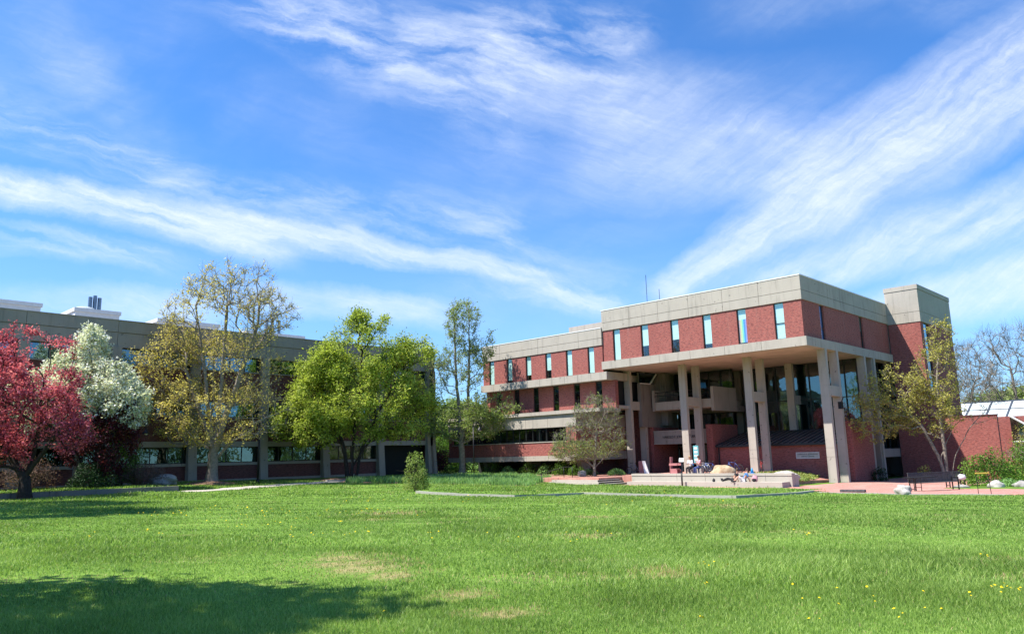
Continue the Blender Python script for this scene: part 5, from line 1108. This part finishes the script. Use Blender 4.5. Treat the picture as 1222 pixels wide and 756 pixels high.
# cone, bollard, chair, banner
o = thing('traffic_cone', 'small bright blue cone standing on the low wall near the third column pair', 'cone', (51.25, 26.3, -1.56)); mb = MB(); mb.tube([(51.25, 26.3, -1.54), (51.25, 26.3, -1.18)], [.13, .03], 14); mb.build('cone', 'cone_blue', o, True); mb = MB(); mb.box(51.08, 51.42, 26.13, 26.47, -1.56, -1.535); mb.build('base', 'cone_blue', o)
o = thing('bollard', 'slim black post standing in front of the low wall', 'bollard', (49.6, 31.0, -2.42)); mb = MB(); mb.tube([(49.6, 31.0, -2.5), (49.6, 31.0, -1.42)], .06, 10); mb.build('post', 'black_metal', o, True); mb = MB(); mb.tube([(49.6, 31.0, -1.42), (49.6, 31.0, -1.36), (49.6, 31., -1.33)], [.075, .07, .03], 10); mb.build('cap', 'black_metal', o)
o = thing('wooden_chair', 'pinkish red wooden armchair facing right on the plaza', 'chair', (54.3, 34.5, -1.7))
mb = MB(); mb.rbox((54.3, 34.85, -1.02), (.34, .05, 1.36), 0, Matrix.Rotation(.06, 3, 'X')); mb.build('backrest', 'pink_wood', o); mb = MB(); mb.box(54.0, 54.6, 34.2, 34.82, -1.34, -1.27); mb.build('seat', 'pink_wood', o)
for x in (54.0, 54.55): mb = MB(); mb.box(x, x+.07, 34.12, 34.86, -1.02, -.84); mb.build('armrest', 'pink_wood', o)
for x in (54.0, 54.55):
    mb = MB(); mb.box(x, x+.06, 34.15, 34.75, -1.7, -1.342); mb.build('leg', 'pink_wood', o)
mb = MB(); mb.box(58.80, 58.83, 34.95, 35.45, -.9, .55); q = mb.build('banner', 'teal_cloth'); tag(q, 'narrow teal and white vertical banner beside the second column pair', 'banner')
mb = MB()
for k in range(4): mb.box(58.785, 58.798, 35.05, 35.36, -.72+k*.32, -.54+k*.32)
mb.tube([(58.84, 35.2, -1.7), (58.84, 35.2, .6)], .015, 6); mb.build('white_marks', 'white_paint', q)
mb = MB(); mb.rbox((57.6, 40.0, -1.2), (.5, .45, 1.1), .3); q = mb.build('notice_stand', 'pink_wood'); bv = q.modifiers.new('b', 'BEVEL'); bv.width = .02; tag(q, 'reddish box stand between the leftmost columns and the brick pier', 'stand')
mb = MB(); mb.hexa([(57.3, 39.55, -1.8), (57.5, 39.2, -1.8), (57.6, 39.2, -1.8), (57.4, 39.6, -1.8), (57.3, 39.75, -.65), (57.5, 39.6, -.65), (57.6, 39.6, -.65), (57.4, 39.8, -.65)]); mb.build('sloping_panel', 'white_paint', q)
# handrails at the left end of the stairs
o = thing('handrail', 'black pipe handrail at the left end of the wide stairs', 'handrail', (47, 42.5, -2.3)); mb = MB()
for k, (x, y, z0, z1) in enumerate(((46.7, 42.15, -2.45, -1.42), (49.4, 42.1, -1.85, -.95), (49.4, 41.2, -1.85, -.95))): mb.tube([(x, y, z0), (x, y, z1)], .03, 8)
mb.tube([(46.5, 42.15, -1.46), (46.7, 42.15, -1.42), (49.4, 42.1, -.95), (49.4, 41.2, -.95)], .028, 8); mb.build('rail', 'black_metal', o, True)
# benches at the right
def bench(c, ang, L, lab, h=.98):
    z = gzf(c[0], c[1])+.015; o = thing('bench', lab, 'bench', (0, 0, 0), 'dark benches on the brick walk')
    mb = MB(); n = int(L/.085)
    for k in range(n): x = -L/2+L*(k+.5)/n; mb.box(x-.026, x+.026, .20, .225, .50, h)
    mb.box(-L/2, L/2, .19, .235, h, h+.04); mb.box(-L/2, L/2, .19, .235, .47, .50); mb.build('backrest', 'wood_grey', o)
    mb = MB()
    for k in range(5): mb.box(-L/2, L/2, -.25+k*.088, -.25+k*.088+.07, .44, .47)
    mb.build('seat', 'wood_grey', o)
    for x in (-L/2+.06, L/2-.06):
        mb = MB(); mb.box(x-.025, x+.025, -.24, -.19, 0, .66); mb.box(x-.025, x+.025, .15, .20, 0, .66); mb.box(x-.03, x+.03, -.28, .22, .66, .70); mb.box(x-.02, x+.02, -.19, .15, .10, .14); mb.build('leg', 'black_metal', o)
    o.location = (c[0], c[1], z); o.rotation_euler = (0, 0, ang); return o
bench((48.6, 13.9), math.atan2(-.42, .9), 3.4, 'long dark slatted bench at the left of the pair near the multi-stemmed tree')
bench((52.9, 13.95), math.atan2(-.72, .69), 1.0, 'short dark slatted bench just left of the green shrubs', .9)
o = thing('picnic_table', 'dark metal table end standing left of the long bench', 'table', (46.6, 14.3, -2.45)); mb = MB(); mb.rbox((46.9, 14.15, -1.68), (1.9, .55, .05), math.atan2(-.42, .9)); mb.build('table_top', 'black_metal', o)
for q in ((46.3, 14.25), (46.5, 13.95), ): mb = MB(); mb.tube([(q[0], q[1], -2.46), (q[0], q[1], -1.7)], .022, 6); mb.build('leg', 'black_metal', o)
mb = MB(); mb.tube([(46.1, 14.5, -2.43), (46.8, 13.8, -2.43)], .02, 6); mb.tube([(46.3, 14.25, -2.2), (46.5, 13.95, -2.2)], .014, 6); mb.build('foot_bar', 'black_metal', o)
mb = MB(); mb.blob((50.6, 12.95, -1.80), (.16, .22, .17), 13, .2, 0, 14, 9); q = mb.build('white_bag', 'cloth_white', None, True); tag(q, 'crumpled white bag resting on the right end of the long bench', 'bag')
o = thing('metal_frame', 'thin metal frame with a yellow top bar standing on the walk edge', 'frame', (42.5, 10.3, -2.37)); e = Vector(EL); b0 = Vector((42.9, 10.35, -2.38))
mb = MB()
for k in (0, .62): mb.tube([b0+e*k, b0+e*(k*.92)+Vector((0, 0, 1.02))], .016, 6)
for h_ in (.35, .62): mb.tube([b0+e*.01+Vector((0, 0, h_)), b0+e*.6+Vector((0, 0, h_))], .012, 6)
mb.tube([b0+e*.57+Vector((0, 0, .9)), b0+e*.50+Vector((0, 0, 1.25))], .014, 6); mb.build('legs', 'black_metal', o)
mb = MB(); mb.tube([b0-e*.04+Vector((0, 0, 1.03)), b0+e*.62+Vector((0, 0, 1.03))], .032, 8); mb.build('top_bar', 'yellow_paint', o)
mb = MB(); mb.rbox((44.1, 16.75, gzf(44, 16.7)+.09), (.35, 1.3, .14), .15); q = mb.build('stone_slab', 'wood_grey'); bv = q.modifiers.new('b', 'BEVEL'); bv.width = .02; tag(q, 'dark slab lying across the walk edge right of the corner column', 'slab')
# far-off wood all round, behind the viewer too
g = np.random.default_rng(888); C = []
for k in range(64):
    a = 2*math.pi*k/64+g.uniform(-.03, .03); rr_ = g.uniform(150, 185)
    h = g.uniform(9, 16); w = g.uniform(8, 12); n = 520; d = g.normal(size=(n, 3)); d /= np.linalg.norm(d, axis=1)[:, None]; q = g.uniform(.6, 1.05, n)[:, None]; C.append(d*q*np.array([w, w, h*.55])+np.array([20+rr_*math.cos(a), 20+rr_*math.sin(a), -2.3+h*.5]))
C = np.concatenate(C); C = C[C[:, 2] > -2.4]; tag(leaves('far_wood', C, .75, 'leaf_far', None, 889, .2, .8), 'far-off belt of green trees along the horizon', 'woods', None, 'stuff')
